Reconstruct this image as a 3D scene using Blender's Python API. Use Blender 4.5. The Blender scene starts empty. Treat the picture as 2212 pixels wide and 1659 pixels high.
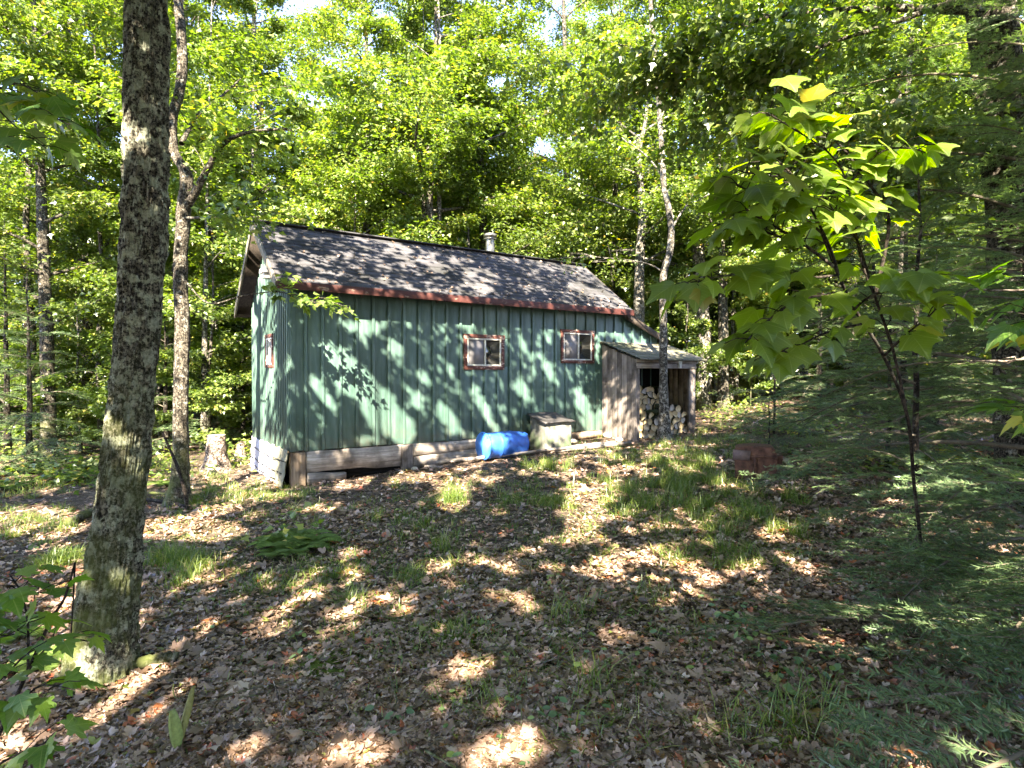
import bpy, math, random, time
import numpy as np
from mathutils import Vector
T0 = time.time()
random.seed(7); R = np.random.default_rng(11)
scene = bpy.context.scene
col = scene.collection
rad = math.radians

# ------------------------------------------------------------ camera, sky, sun, exposure
F_PX, CX, CY, PITCH = 1310.0, 1106.0, 829.5, rad(0.94)
CAM = np.array([0.0, 0.0, 1.6])
cam_d = bpy.data.cameras.new("camera"); cam = bpy.data.objects.new("camera", cam_d); col.objects.link(cam)
cam.location = (0, 0, 1.6); cam.rotation_euler = (rad(90) - PITCH, 0, 0)
cam_d.sensor_width = 36; cam_d.lens = 36 * F_PX / 2212; cam_d.clip_end = 1000; cam_d.clip_start = 0.05
scene.camera = cam
SUN_TO = np.array([-0.035, -0.785, 0.618]); SUN_TO /= np.linalg.norm(SUN_TO)
world = bpy.data.worlds.new("World"); scene.world = world; world.use_nodes = True
wn = world.node_tree
sky = wn.nodes.new("ShaderNodeTexSky"); sky.sky_type = 'NISHITA'; sky.sun_disc = False
sky.sun_elevation = math.asin(SUN_TO[2]); sky.sun_rotation = math.atan2(SUN_TO[0], SUN_TO[1])
sky.air_density = 1.0; sky.dust_density = 0.0; sky.altitude = 3000; sky.ozone_density = 3.0
wn.nodes["Background"].inputs[1].default_value = 0.14
hsw = wn.nodes.new("ShaderNodeHueSaturation"); hsw.inputs["Saturation"].default_value = 1.0
wn.links.new(sky.outputs[0], hsw.inputs["Color"]); tnt = wn.nodes.new("ShaderNodeMix"); tnt.data_type = 'RGBA'; tnt.blend_type = 'MULTIPLY'; tnt.inputs[0].default_value = 1.0; tnt.inputs[7].default_value = (1.0, 0.86, 0.98, 1)
wn.links.new(hsw.outputs[0], tnt.inputs[6]); wn.links.new(tnt.outputs[2], wn.nodes["Background"].inputs[0])
sd = bpy.data.lights.new("sun", 'SUN'); so = bpy.data.objects.new("sun", sd); col.objects.link(so)
sd.energy = 5.0; sd.angle = rad(0.53); sd.color = (1.0, 0.955, 0.89)
so.rotation_euler = Vector(SUN_TO).to_track_quat('Z', 'Y').to_euler(); so.location = (0, -5, 20)
scene.view_settings.view_transform = 'Standard'; scene.view_settings.look = 'None'
scene.view_settings.exposure = 3.55; scene.view_settings.gamma = 1.0
scene.view_settings.use_white_balance = True; scene.view_settings.white_balance_temperature = 7900; scene.view_settings.white_balance_tint = 8
scene.cycles.use_denoising = True; scene.cycles.max_bounces = 6; scene.cycles.diffuse_bounces = 4; scene.cycles.glossy_bounces = 2
scene.cycles.transmission_bounces = 4; scene.cycles.transparent_max_bounces = 6
scene.cycles.sample_clamp_indirect = 4.0
scene.render.use_persistent_data = False

# ------------------------------------------------------------ picture <-> place helpers (photo measured at 2212 x 1659)
def ray(px, py):
    x = (px - CX) / F_PX; z = -(py - CY) / F_PX
    return np.array([x, math.cos(PITCH) + z * math.sin(PITCH), -math.sin(PITCH) + z * math.cos(PITCH)])
def at(px, py, Y):
    r = ray(px, py); return CAM + r * (Y / r[1])
def project(P):
    d = P - CAM
    c, s = math.cos(PITCH), math.sin(PITCH)
    depth = d[..., 1] * c - d[..., 2] * s
    up = d[..., 1] * s + d[..., 2] * c
    depth = np.where(depth < 0.05, 0.05, depth)
    return CX + F_PX * d[..., 0] / depth, CY - F_PX * up / depth
TH = rad(34.6)
U = np.array([math.cos(TH), math.sin(TH), 0.0]); V = np.array([-math.sin(TH), math.cos(TH), 0.0])
C0 = np.array([-3.0345, 8.3, 0.0])
def wall_u(px, v=0.0, py=900):
    r = ray(px, py); b = C0 + v * V
    t = np.dot(b - CAM, V) / np.dot(r, V); p = CAM + r * t - C0
    return float(p @ U)
def wall_z(px, py, v=0.0):
    r = ray(px, py); b = C0 + v * V
    t = np.dot(b - CAM, V) / np.dot(r, V); return float((CAM + r * t)[2])
def loc2w(u, v, z): return C0 + u * U + v * V + np.array([0, 0, z])

# value noise (for shapes)
_tab = R.random(4096)
def _h(ix, iy, iz): return _tab[(ix * 73856093 ^ iy * 19349663 ^ iz * 83492791) & 4095]
def vnoise(x, y, z):
    x, y, z = np.broadcast_arrays(np.asarray(x, float), np.asarray(y, float), np.asarray(z, float))
    ix, iy, iz = np.floor(x).astype(np.int64), np.floor(y).astype(np.int64), np.floor(z).astype(np.int64)
    fx, fy, fz = x - ix, y - iy, z - iz
    fx, fy, fz = [f * f * (3 - 2 * f) for f in (fx, fy, fz)]
    r = 0
    for a in (0, 1):
        for b in (0, 1):
            for c in (0, 1):
                r = r + _h(ix + a, iy + b, iz + c) * (fx if a else 1 - fx) * (fy if b else 1 - fy) * (fz if c else 1 - fz)
    return r
def fbm(x, y, z, o=3):
    s, a, t = 0, 0.5, 0
    for i in range(o):
        s = s + a * vnoise(x, y, z); t += a; x, y, z, a = x * 2.03, y * 2.03, z * 2.03, a * 0.5
    return s / t

def ground_z(x, y):
    x = np.asarray(x, float); y = np.asarray(y, float)
    xs = np.where(x < -9, -9 + (x + 9) * 0.15, np.where(x > 8, 8 + (x - 8) * 0.2, x))
    ys = np.where(y > 14, 14 + (y - 14) * 0.4, y)
    ys = np.where(y < 0, y * .3, ys)
    ys = np.where(ys > 24, 24, ys)
    g = 0.055 * (xs + 3.05) + 0.03 * (ys - 8.3) + 0.03
    return g + 0.07 * (fbm(x * 0.9, y * 0.9, 3.3) - 0.5) + 0.03 * (vnoise(x * 3.1, y * 3.1, 8.8) - .5)
def gz(x, y): return float(ground_z(x, y))
def gpt(px, py):
    r = ray(px, py); t = 3.0
    for i in range(80):
        p = CAM + r * t; t *= (CAM[2] - gz(p[0], p[1])) / max(1e-3, (CAM[2] - p[2]))
    p = CAM + r * t; return np.array([p[0], p[1], gz(p[0], p[1])])

# ------------------------------------------------------------ mesh helpers
def tag(o, label=None, cat=None, group=None, kind=None):
    for k, v_ in (("label", label), ("category", cat), ("group", group), ("kind", kind)):
        if v_: o[k] = v_
    return o
def empty(name, loc, rz=0.0):
    o = bpy.data.objects.new(name, None); col.objects.link(o); o.location = [float(a) for a in loc]
    o.rotation_euler = (0, 0, rz); o.empty_display_size = 0.2; return o
def make_mesh(name, verts, tris=None, quads=None, attrs=None, smooth=False):
    me = bpy.data.meshes.new(name)
    verts = np.asarray(verts, np.float32).reshape(-1, 3)
    nt = 0 if tris is None else len(tris); nq = 0 if quads is None else len(quads)
    loops = np.concatenate([np.asarray(a, np.int32).ravel() for a in (tris, quads) if a is not None and len(a)])
    me.vertices.add(len(verts)); me.vertices.foreach_set("co", verts.ravel())
    me.loops.add(len(loops)); me.loops.foreach_set("vertex_index", loops)
    me.polygons.add(nt + nq)
    starts = np.concatenate([np.arange(nt) * 3, nt * 3 + np.arange(nq) * 4]).astype(np.int32)
    me.polygons.foreach_set("loop_start", starts)
    if smooth: me.polygons.foreach_set("use_smooth", np.ones(nt + nq, bool))
    for k, a in (attrs or {}).items():
        a = np.asarray(a, np.float32)
        if a.ndim == 1:
            at_ = me.attributes.new(k, 'FLOAT', 'POINT'); at_.data.foreach_set("value", a)
        else:
            at_ = me.attributes.new(k, 'FLOAT_VECTOR', 'POINT'); at_.data.foreach_set("vector", a.ravel())
    me.update(calc_edges=True); me.validate(verbose=False)
    return me
def link(name, me, mat=None, parent=None, loc=None):
    o = bpy.data.objects.new(name, me); col.objects.link(o)
    if mat is not None and not me.materials:
        for m in (mat if isinstance(mat, (list, tuple)) else [mat]): me.materials.append(m)
    if parent is not None: o.parent = parent
    if loc is not None: o.location = [float(a) for a in loc]
    return o
class MB:
    """collects boxes, prisms, tubes; each piece gets its own random value"""
    def __init__(s): s.v, s.t, s.q, s.r, s.n = [], [], [], [], 0
    def add(s, v, tris=None, quads=None, rnd=None):
        v = np.asarray(v, float)
        if tris is not None and len(tris): s.t.append(np.asarray(tris) + s.n)
        if quads is not None and len(quads): s.q.append(np.asarray(quads) + s.n)
        s.v.append(v); s.r.append(np.full(len(v), R.random() if rnd is None else rnd)); s.n += len(v)
    def box(s, a, b, rnd=None, jit=0.0):
        (x0, y0, z0), (x1, y1, z1) = a, b
        v = np.array([(x0,y0,z0),(x1,y0,z0),(x1,y1,z0),(x0,y1,z0),(x0,y0,z1),(x1,y0,z1),(x1,y1,z1),(x0,y1,z1)], float)
        if jit: v = v + R.normal(0, jit, v.shape)
        s.add(v, quads=[(0,3,2,1),(4,5,6,7),(0,1,5,4),(1,2,6,5),(2,3,7,6),(3,0,4,7)], rnd=rnd)
    def hexa(s, v8, rnd=None):
        s.add(v8, quads=[(0,3,2,1),(4,5,6,7),(0,1,5,4),(1,2,6,5),(2,3,7,6),(3,0,4,7)], rnd=rnd)
    def tube(s, pts, rads, sides=8, cap=True, rnd=None):
        v, t, q = tube(pts, rads, sides, cap); s.add(v, t, q, rnd)
    def mesh(s, name, smooth=False):
        return make_mesh(name, np.concatenate(s.v), np.concatenate(s.t) if s.t else None, np.concatenate(s.q) if s.q else None, {"rnd": np.concatenate(s.r)}, smooth)
    def build(s, name, mat, parent=None, smooth=False, bevel=0.0, loc=None):
        o = link(name, s.mesh(name, smooth), mat, parent, loc)
        if bevel:
            b = o.modifiers.new("bevel", 'BEVEL'); b.width = bevel; b.segments = 2; b.limit_method = 'ANGLE'
        return o
def tube(pts, rads, sides=8, cap=True):
    pts = np.asarray(pts, float); n = len(pts); rads = np.broadcast_to(np.asarray(rads, float), (n,))
    d = np.gradient(pts, axis=0); d /= np.linalg.norm(d, axis=1)[:, None] + 1e-9
    ref = np.where(np.abs(d[:, 2:3]) > 0.9, np.array([[1.0, 0, 0]]), np.array([[0, 0, 1.0]]))
    ref = np.broadcast_to(ref[0], d.shape)
    a = np.cross(d, ref); a /= np.linalg.norm(a, axis=1)[:, None] + 1e-9; b = np.cross(d, a)
    th = np.arange(sides) * 2 * np.pi / sides
    v = pts[:, None] + rads[:, None, None] * (np.cos(th)[None, :, None] * a[:, None] + np.sin(th)[None, :, None] * b[:, None])
    i = np.arange(n - 1)[:, None] * sides; j = np.arange(sides)[None]; j2 = (j + 1) % sides
    q = np.stack([i + j, i + j2, i + sides + j2, i + sides + j], -1).reshape(-1, 4)
    v = v.reshape(-1, 3); t = []
    if cap:
        v = np.concatenate([v, pts[:1], pts[-1:]]); k = n * sides
        for jj in range(sides):
            t.append((k, (jj + 1) % sides, jj)); t.append((k + 1, (n - 1) * sides + jj, (n - 1) * sides + (jj + 1) % sides))
    return v, t, q
def norm(a): return a / (np.linalg.norm(a, axis=-1, keepdims=True) + 1e-9)

def leaf_cloud(pos, tip, nrm, size, tmpl, tris, rnd=None, luv=False):
    """one small leaf per position: template in (side, along, up) axes"""
    tip = norm(tip); nrm = nrm - (nrm * tip).sum(-1, keepdims=True) * tip; nrm = norm(nrm); side = np.cross(tip, nrm)
    n, k = len(pos), len(tmpl); T = np.asarray(tmpl, float)
    v = pos[:, None] + size[:, None, None] * (side[:, None] * T[None, :, 0:1] + tip[:, None] * T[None, :, 1:2] + nrm[:, None] * T[None, :, 2:3])
    t = (np.arange(n) * k)[:, None, None] + np.asarray(tris)[None]
    at_ = {"rnd": np.repeat(R.random(n) if rnd is None else rnd, k)}
    if luv: at_["luv"] = np.tile(np.column_stack([T[:, 0], T[:, 1], np.zeros(k)]), (n, 1))
    return v.reshape(-1, 3), t.reshape(-1, 3), at_
LEAF6 = [(0,0,0),(-.5,.32,.06),(-.2,.52,.02),(0,1,-.12),(.2,.52,.02),(.5,.32,.06)]
LEAF6_T = [(0,2,1),(0,3,2),(0,4,3),(0,5,4)]
# maple leaf with five lobes, drooping tips (close range)
_o = [(0,0),(-.12,.03),(-.30,-.06),(-.40,.05),(-.34,.16),(-.58,.26),(-.62,.44),(-.46,.42),(-.36,.40),(-.30,.56),(-.34,.66),(-.20,.62),(-.16,.74),(-.10,.84),(0,1.06),
      (.10,.84),(.16,.74),(.20,.62),(.34,.66),(.30,.56),(.36,.40),(.46,.42),(.62,.44),(.58,.26),(.34,.16),(.40,.05),(.30,-.06),(.12,.03)]
MAPLE = [(x, y, 0.10 * abs(x) - 0.32 * (x * x + (y - .25) ** 2) ) for x, y in _o] + [(0, .3, 0.0), (0, .65, -.06)]
_n = len(_o)
MAPLE_T = [(28, i, (i + 1) % _n) if (i < 11 or i >= 17) else (29, i, i + 1) for i in range(_n)] + [(28, 11, 29), (28, 29, 17)]
MAPLE_T = [(a, c, b) for a, b, c in MAPLE_T]
# goosefoot (three short lobes) leaf for the big sapling
_g = [(0,0),(-.20,-.06),(-.38,.04),(-.46,.22),(-.58,.40),(-.66,.62),(-.46,.62),(-.30,.70),(-.17,.88),(0,1.12),(.15,.90),(.30,.70),(.46,.62),(.64,.60),(.58,.40),(.46,.22),(.38,.04),(.20,-.06)]
GOOSE = [(x, y, 0.16 * abs(x) - 0.17 * (x * x + (y - .2) ** 2)) for x, y in _g] + [(0, .35, .0), (0, .7, -.05)]
def smooth_leaf(outline, cx, cy, cup, droop, serr=.03, per=3):
    P = np.array(outline, float); k = len(P); pts = []
    for i_ in range(k):
        p0, p1, p2, p3 = P[i_ - 1], P[i_], P[(i_ + 1) % k], P[(i_ + 2) % k]
        for f in np.arange(per) / per: pts.append(.5 * (2 * p1 + (-p0 + p2) * f + (2 * p0 - 5 * p1 + 4 * p2 - p3) * f ** 2 + (-p0 + 3 * p1 - 3 * p2 + p3) * f ** 3))
    pts = np.array(pts); c = np.array([cx, cy]); n_ = len(pts); d = pts - c; pts = c + d * (1 + serr * np.where(np.arange(n_) % 2 == 0, 1, -1))[:, None]
    allp = np.concatenate([pts, c + (pts - c) * .62, c + (pts - c) * .28, [c]]); x, y = allp[:, 0], allp[:, 1]
    z = cup * np.abs(x) - droop * (x * x + (y - .2) ** 2) + .018 * np.sin(9 * x + 3) * np.cos(8 * y)
    t = []
    for i_ in range(n_):
        j = (i_ + 1) % n_
        for r_ in (0, 1): a, b, c2, d2 = r_ * n_ + i_, r_ * n_ + j, (r_ + 1) * n_ + i_, (r_ + 1) * n_ + j; t += [(a, c2, b), (b, c2, d2)]
        t.append((2 * n_ + i_, 3 * n_, 2 * n_ + j))
    return np.column_stack([x, y, z]), np.array(t)
GOOSE, GOOSE_T = smooth_leaf(_g, 0, .38, .15, .18)
GOOSE_T = GOOSE_T[:, ::-1]

# ------------------------------------------------------------ materials
def newmat(name):
    m = bpy.data.materials.new(name); m.use_nodes = True; nt = m.node_tree; nt.nodes.clear()
    out = nt.nodes.new("ShaderNodeOutputMaterial"); return m, nt, out
def N(nt, t, **kw):
    n = nt.nodes.new("ShaderNode" + t)
    for k, v_ in kw.items(): setattr(n, k, v_)
    return n
def ramp(nt, fac, stops, interp='LINEAR'):
    n = N(nt, "ValToRGB"); cr = n.color_ramp; cr.interpolation = interp
    while len(cr.elements) > 1: cr.elements.remove(cr.elements[-1])
    cr.elements[0].position = stops[0][0]; cr.elements[0].color = (*stops[0][1], 1)
    for p, c in stops[1:]:
        e = cr.elements.new(p); e.color = (*c, 1)
    nt.links.new(fac, n.inputs[0]); return n.outputs[0]
def mixc(nt, fac, a, b, mode='MIX'):
    n = N(nt, "Mix"); n.data_type = 'RGBA'; n.blend_type = mode
    for i, x in ((0, fac), (6, a), (7, b)):
        if hasattr(x, "is_linked") or hasattr(x, "links"): nt.links.new(x, n.inputs[i])
        elif i == 0: n.inputs[0].default_value = x
        else: n.inputs[i].default_value = (*x, 1)
    return n.outputs[2]
def noise(nt, vec, scale, detail=4, rough=.55, dist=0.0):
    n = N(nt, "TexNoise"); n.inputs["Scale"].default_value = scale; n.inputs["Detail"].default_value = detail
    n.inputs["Roughness"].default_value = rough; n.inputs["Distortion"].default_value = dist
    nt.links.new(vec, n.inputs["Vector"]); return n.outputs[0]
def mapping(nt, vec, scale, loc=(0, 0, 0)):
    n = N(nt, "Mapping"); n.inputs["Scale"].default_value = scale; n.inputs["Location"].default_value = loc
    nt.links.new(vec, n.inputs[0]); return n.outputs[0]
def bump(nt, h, strength=.5, dist=.01):
    n = N(nt, "Bump"); n.inputs["Strength"].default_value = strength; n.inputs["Distance"].default_value = dist
    nt.links.new(h, n.inputs["Height"]); return n.outputs[0]
def coord(nt, which="Object"): return N(nt, "TexCoord").outputs[which]
def attr(nt, name="rnd", out=2):
    n = N(nt, "Attribute"); n.attribute_name = name; return n.outputs[out]
def math_(nt, op, a, b=None, clamp=False):
    n = N(nt, "Math"); n.operation = op; n.use_clamp = clamp
    for i, x in enumerate((a, b)):
        if x is None: continue
        if isinstance(x, (int, float)): n.inputs[i].default_value = x
        else: nt.links.new(x, n.inputs[i])
    return n.outputs[0]
def principled(nt, out, color, rough=.8, nrm=None, spec=.3, metal=0.0):
    p = N(nt, "BsdfPrincipled"); p.inputs["Specular IOR Level"].default_value = spec; p.inputs["Metallic"].default_value = metal
    if isinstance(color, tuple): p.inputs["Base Color"].default_value = (*color, 1)
    else: nt.links.new(color, p.inputs["Base Color"])
    if isinstance(rough, float): p.inputs["Roughness"].default_value = rough
    else: nt.links.new(rough, p.inputs["Roughness"])
    if nrm is not None: nt.links.new(nrm, p.inputs["Normal"])
    nt.links.new(p.outputs[0], out.inputs[0]); return p

def leaf_mat(name, stops, transl=.45, tint=1.0, veins=False, gloss=.08):
    m, nt, out = newmat(name)
    r = attr(nt)
    oi = N(nt, "ObjectInfo").outputs["Random"]
    c = ramp(nt, r, stops)
    sh = math_(nt, 'ADD', math_(nt, 'MULTIPLY', oi, .5), .75)
    hsv = N(nt, "HueSaturation"); nt.links.new(c, hsv.inputs["Color"]); nt.links.new(sh, hsv.inputs["Value"]); c = hsv.outputs[0]
    if veins:
        l = attr(nt, "luv", 1); sep = N(nt, "SeparateXYZ"); nt.links.new(l, sep.inputs[0])
        ax = math_(nt, 'ABSOLUTE', sep.outputs[0]); ay = sep.outputs[1]
        ang = math_(nt, 'ARCTAN2', ax, ay)
        w = math_(nt, 'ABSOLUTE', math_(nt, 'SINE', math_(nt, 'MULTIPLY', ang, 3.9)))
        v1 = math_(nt, 'LESS_THAN', w, .10)
        w2 = math_(nt, 'ABSOLUTE', math_(nt, 'SINE', math_(nt, 'MULTIPLY', math_(nt, 'SUBTRACT', ay, math_(nt, 'MULTIPLY', ax, .7)), 26.)))
        v2 = math_(nt, 'MULTIPLY', math_(nt, 'LESS_THAN', w2, .16), .5)
        vv = math_(nt, 'MAXIMUM', v1, v2)
        c = mixc(nt, math_(nt, 'MULTIPLY', vv, .6), c, (.24, .30, .12))
    d = N(nt, "BsdfDiffuse"); tr = N(nt, "BsdfTranslucent"); nt.links.new(c, d.inputs[0])
    tc = mixc(nt, .6, c, (.9, 1.0, .25), 'MULTIPLY')
    tcb = N(nt, "HueSaturation"); tcb.inputs["Value"].default_value = 1.7; tcb.inputs["Saturation"].default_value = 1.1
    nt.links.new(tc, tcb.inputs["Color"]); nt.links.new(tcb.outputs[0], tr.inputs[0])
    m1 = N(nt, "MixShader"); m1.inputs[0].default_value = transl
    nt.links.new(d.outputs[0], m1.inputs[1]); nt.links.new(tr.outputs[0], m1.inputs[2])
    g = N(nt, "BsdfGlossy"); g.inputs["Roughness"].default_value = .38; g.inputs["Color"].default_value = (.9, .95, 1, 1)
    m2 = N(nt, "MixShader"); m2.inputs[0].default_value = gloss
    nt.links.new(m1.outputs[0], m2.inputs[1]); nt.links.new(g.outputs[0], m2.inputs[2]); nt.links.new(m2.outputs[0], out.inputs[0])
    return m
G1 = [(0, (.055, .095, .018)), (.3, (.088, .14, .032)), (.6, (.145, .200, .050)), (.85, (.225, .265, .080)), (.97, (.36, .32, .08)), (1, (.38, .27, .07))]
M_leaf = leaf_mat("maple_leaves", G1, .45, gloss=.05)
M_leaf_dk = leaf_mat("shade_leaves", [(0, (.03, .075, .016)), (.5, (.05, .11, .02)), (1, (.09, .15, .025))], .35)
M_big = leaf_mat("striped_maple_leaves", [(0, (.10, .175, .022)), (.5, (.14, .225, .028)), (.975, (.19, .27, .035)), (.985, (.28, .24, .08)), (1, (.30, .18, .07))], .6, veins=True, gloss=.06)
M_mleaf = leaf_mat("sapling_leaves", [(0, (.05, .12, .02)), (.6, (.085, .17, .028)), (.93, (.14, .21, .03)), (.97, (.42, .40, .08)), (1, (.45, .40, .12))], .5, veins=True, gloss=.05)
M_needle = leaf_mat("fir_needles", [(0, (.065, .11, .055)), (.5, (.10, .165, .078)), (1, (.19, .27, .12))], .3, gloss=.07)
M_grass = leaf_mat("grass_blades", [(0, (.055, .10, .022)), (.5, (.10, .155, .032)), (.8, (.18, .22, .055)), (1, (.40, .34, .18))], .4, gloss=.04)
M_fern = leaf_mat("fern_fronds", [(0, (.085, .14, .035)), (1, (.16, .23, .065))], .45, gloss=.03)
M_round = leaf_mat("ground_leaves", [(0, (.06, .12, .05)), (.6, (.10, .17, .075)), (1, (.20, .28, .07))], .2, gloss=.06)
M_litter = leaf_mat("dead_leaves", [(0, (.06, .038, .026)), (.25, (.15, .098, .064)), (.55, (.28, .185, .140)), (.84, (.42, .29, .235)), (.93, (.56, .43, .36)), (.938, (.34, .10, .06)), (.955, (.42, .12, .06)), (.97, (.34, .19, .06)), (.985, (.12, .18, .05)), (1, (.28, .30, .09))], .15, gloss=.05)

def bark_mat(name, dark, light, lich, scale=1.0, moss=0.0, patch=.55):
    m, nt, out = newmat(name); c = coord(nt)
    v1 = mapping(nt, c, (26 * scale, 26 * scale, 5 * scale))
    n1 = noise(nt, v1, 1.6, 6, .62, .6)
    n2 = noise(nt, c, 55 * scale, 4, .7)
    n3 = noise(nt, c, 15.0, 6, .7)
    n4 = noise(nt, mapping(nt, c, (1, 1, 1), (5, 3, 1)), 3.1, 4, .6)
    base = ramp(nt, n1, [(.34, dark), (.5, tuple((a + b) / 2 for a, b in zip(dark, light))), (.64, light)])
    base = mixc(nt, ramp(nt, n2, [(.42, (0, 0, 0)), (.56, (1, 1, 1))]), base, tuple(.3 * a for a in dark), 'MIX')
    lm = ramp(nt, n3, [(patch, (0, 0, 0)), (patch + .06, (1, 1, 1))])
    base = mixc(nt, math_(nt, 'MULTIPLY', lm, math_(nt, 'SUBTRACT', 1.0, n2)), base, lich)
    if moss:
        g = N(nt, "SeparateXYZ"); nt.links.new(coord(nt), g.inputs[0])
        mm = math_(nt, 'MULTIPLY', math_(nt, 'SUBTRACT', 1.0, math_(nt, 'DIVIDE', g.outputs[2], moss), True), ramp(nt, n4, [(.38, (0, 0, 0)), (.6, (1, 1, 1))]), True)
        base = mixc(nt, mm, base, (.07, .085, .025))
    h = math_(nt, 'ADD', n1, math_(nt, 'MULTIPLY', n2, .35))
    principled(nt, out, base, .92, bump(nt, h, .9, .012), .15); return m
M_bark_big = bark_mat("maple_bark", (.030, .027, .021), (.20, .19, .15), (.34, .37, .28), 1.0, 2.0, .50)
M_bark = bark_mat("grey_bark", (.035, .030, .024), (.15, .132, .105), (.34, .34, .30), .8, 1.0, .56)
M_bark_pale = bark_mat("pale_bark", (.045, .040, .032), (.19, .175, .145), (.40, .38, .34), .8, .6, .52)
M_bark_dk = bark_mat("dark_bark", (.018, .014, .012), (.06, .048, .038), (.12, .12, .10), 1.2)
M_stump = bark_mat("stump_wood", (.10, .075, .06), (.38, .31, .26), (.46, .42, .38), .6)

def wood_mat(name, a, b, axis=2, scale=1.0, green=0.0, streak=.5):
    m, nt, out = newmat(name); c = coord(nt)
    s = [38 * scale] * 3; s[axis] = 2.2 * scale
    r = attr(nt)
    off = N(nt, "CombineXYZ"); nt.links.new(math_(nt, 'MULTIPLY', r, 37.), off.inputs[0]); nt.links.new(math_(nt, 'MULTIPLY', r, 11.), off.inputs[2])
    add = N(nt, "VectorMath"); add.operation = 'ADD'; nt.links.new(c, add.inputs[0]); nt.links.new(off.outputs[0], add.inputs[1])
    n1 = noise(nt, mapping(nt, add.outputs[0], s), 1.0, 5, .65, .4)
    n2 = noise(nt, add.outputs[0], 2.6, 4, .6)
    base = ramp(nt, n1, [(.3, a), (.5, tuple(.5 * (x + y) for x, y in zip(a, b))), (.68, b)])
    base = mixc(nt, ramp(nt, n2, [(.42, (0, 0, 0)), (.68, (1, 1, 1))]), base, tuple(x * streak for x in a), 'MIX')
    if green: base = mixc(nt, math_(nt, 'MULTIPLY', ramp(nt, noise(nt, c, 3.4, 4), [(.45, (0, 0, 0)), (.6, (1, 1, 1))]), green), base, (.06, .10, .045))
    hs = N(nt, "HueSaturation"); nt.links.new(base, hs.inputs["Color"]); nt.links.new(math_(nt, 'ADD', math_(nt, 'MULTIPLY', r, .5), .75), hs.inputs["Value"])
    principled(nt, out, hs.outputs[0], .88, bump(nt, n1, .6, .006), .2); return m
M_grey_v = wood_mat("weathered_board", (.13, .108, .095), (.34, .30, .275), 2)
M_grey_h = wood_mat("weathered_beam", (.15, .125, .105), (.42, .37, .33), 0)
M_tan = wood_mat("post_wood", (.16, .11, .075), (.40, .31, .23), 2)
M_box = wood_mat("mossy_plywood", (.13, .13, .115), (.28, .28, .25), 2, .35, .7)
M_dkwood = wood_mat("dark_wood", (.035, .028, .024), (.10, .08, .065), 1)

def paint_mat():
    m, nt, out = newmat("green_paint"); c = coord(nt); r = attr(nt)
    n1 = noise(nt, mapping(nt, c, (9, 9, 1.2)), 1.5, 5, .6)
    n2 = noise(nt, c, 22, 2, .5)
    base = ramp(nt, n1, [(.3, (.034, .072, .058)), (.5, (.052, .102, .085)), (.75, (.095, .155, .138))])
    base = mixc(nt, ramp(nt, n2, [(.64, (0, 0, 0)), (.74, (1, 1, 1))]), base, (.07, .12, .09))
    sz = N(nt, "SeparateXYZ"); nt.links.new(c, sz.inputs[0]); n4 = noise(nt, c, 6, 5, .7)
    dirt = math_(nt, 'MULTIPLY', math_(nt, 'SUBTRACT', 1.0, math_(nt, 'DIVIDE', math_(nt, 'SUBTRACT', sz.outputs[2], .52), .42), True), ramp(nt, n4, [(.4, (0, 0, 0)), (.62, (1, 1, 1))]), True)
    base = mixc(nt, math_(nt, 'MULTIPLY', dirt, .55), base, (.10, .085, .065))
    n5 = noise(nt, mapping(nt, c, (30, 30, .9)), 1.0, 4, .7)
    base = mixc(nt, math_(nt, 'MULTIPLY', ramp(nt, n5, [(.60, (0, 0, 0)), (.72, (1, 1, 1))]), .35), base, (.17, .22, .20))
    hs = N(nt, "HueSaturation"); nt.links.new(base, hs.inputs["Color"]); nt.links.new(math_(nt, 'ADD', math_(nt, 'MULTIPLY', r, .30), .85), hs.inputs["Value"])
    rr = math_(nt, 'ADD', math_(nt, 'MULTIPLY', n2, .2), .38)
    principled(nt, out, hs.outputs[0], rr, bump(nt, n2, .25, .003), .5); return m
M_green = paint_mat()
def shingle_mat(name, a, b, g):
    m, nt, out = newmat(name); c = coord(nt); r = attr(nt)
    n2 = noise(nt, c, 160, 3, .7); n1 = noise(nt, c, 2.2, 5, .6)
    s = N(nt, "SeparateXYZ"); nt.links.new(c, s.inputs[0])
    tab = math_(nt, 'FRACT', math_(nt, 'ADD', math_(nt, 'MULTIPLY', s.outputs[0], 3.3), math_(nt, 'MULTIPLY', r, 7.7)))
    slot = math_(nt, 'LESS_THAN', tab, .03)
    base = ramp(nt, n2, [(.3, a), (.7, b)])
    base = mixc(nt, ramp(nt, n1, [(.45, (0, 0, 0)), (.7, (1, 1, 1))]), base, g)
    base = mixc(nt, math_(nt, 'MULTIPLY', slot, .8), base, (.015, .015, .015))
    hs = N(nt, "HueSaturation"); nt.links.new(base, hs.inputs["Color"]); nt.links.new(math_(nt, 'ADD', math_(nt, 'MULTIPLY', r, .4), .8), hs.inputs["Value"])
    principled(nt, out, hs.outputs[0], .85, bump(nt, n2, .5, .004), .12); return m
M_shingle = shingle_mat("asphalt_shingle", (.028, .028, .031), (.088, .087, .098), (.022, .023, .022))
M_moss_roof = shingle_mat("mossy_roofing", (.09, .085, .07), (.20, .19, .155), (.085, .095, .05))
def peel_mat(name, paint, under, thr=.56, rough=.6):
    m, nt, out = newmat(name); c = coord(nt)
    n1 = noise(nt, mapping(nt, c, (5, 14, 14)), 1.4, 6, .7); n2 = noise(nt, c, 30, 3)
    base = mixc(nt, ramp(nt, n1, [(thr, (0, 0, 0)), (thr + .03, (1, 1, 1))]), ramp(nt, n2, [(.3, tuple(.6 * p for p in paint)), (.7, paint)]), under)
    principled(nt, out, base, rough, bump(nt, n1, .4, .004), .3); return m
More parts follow.
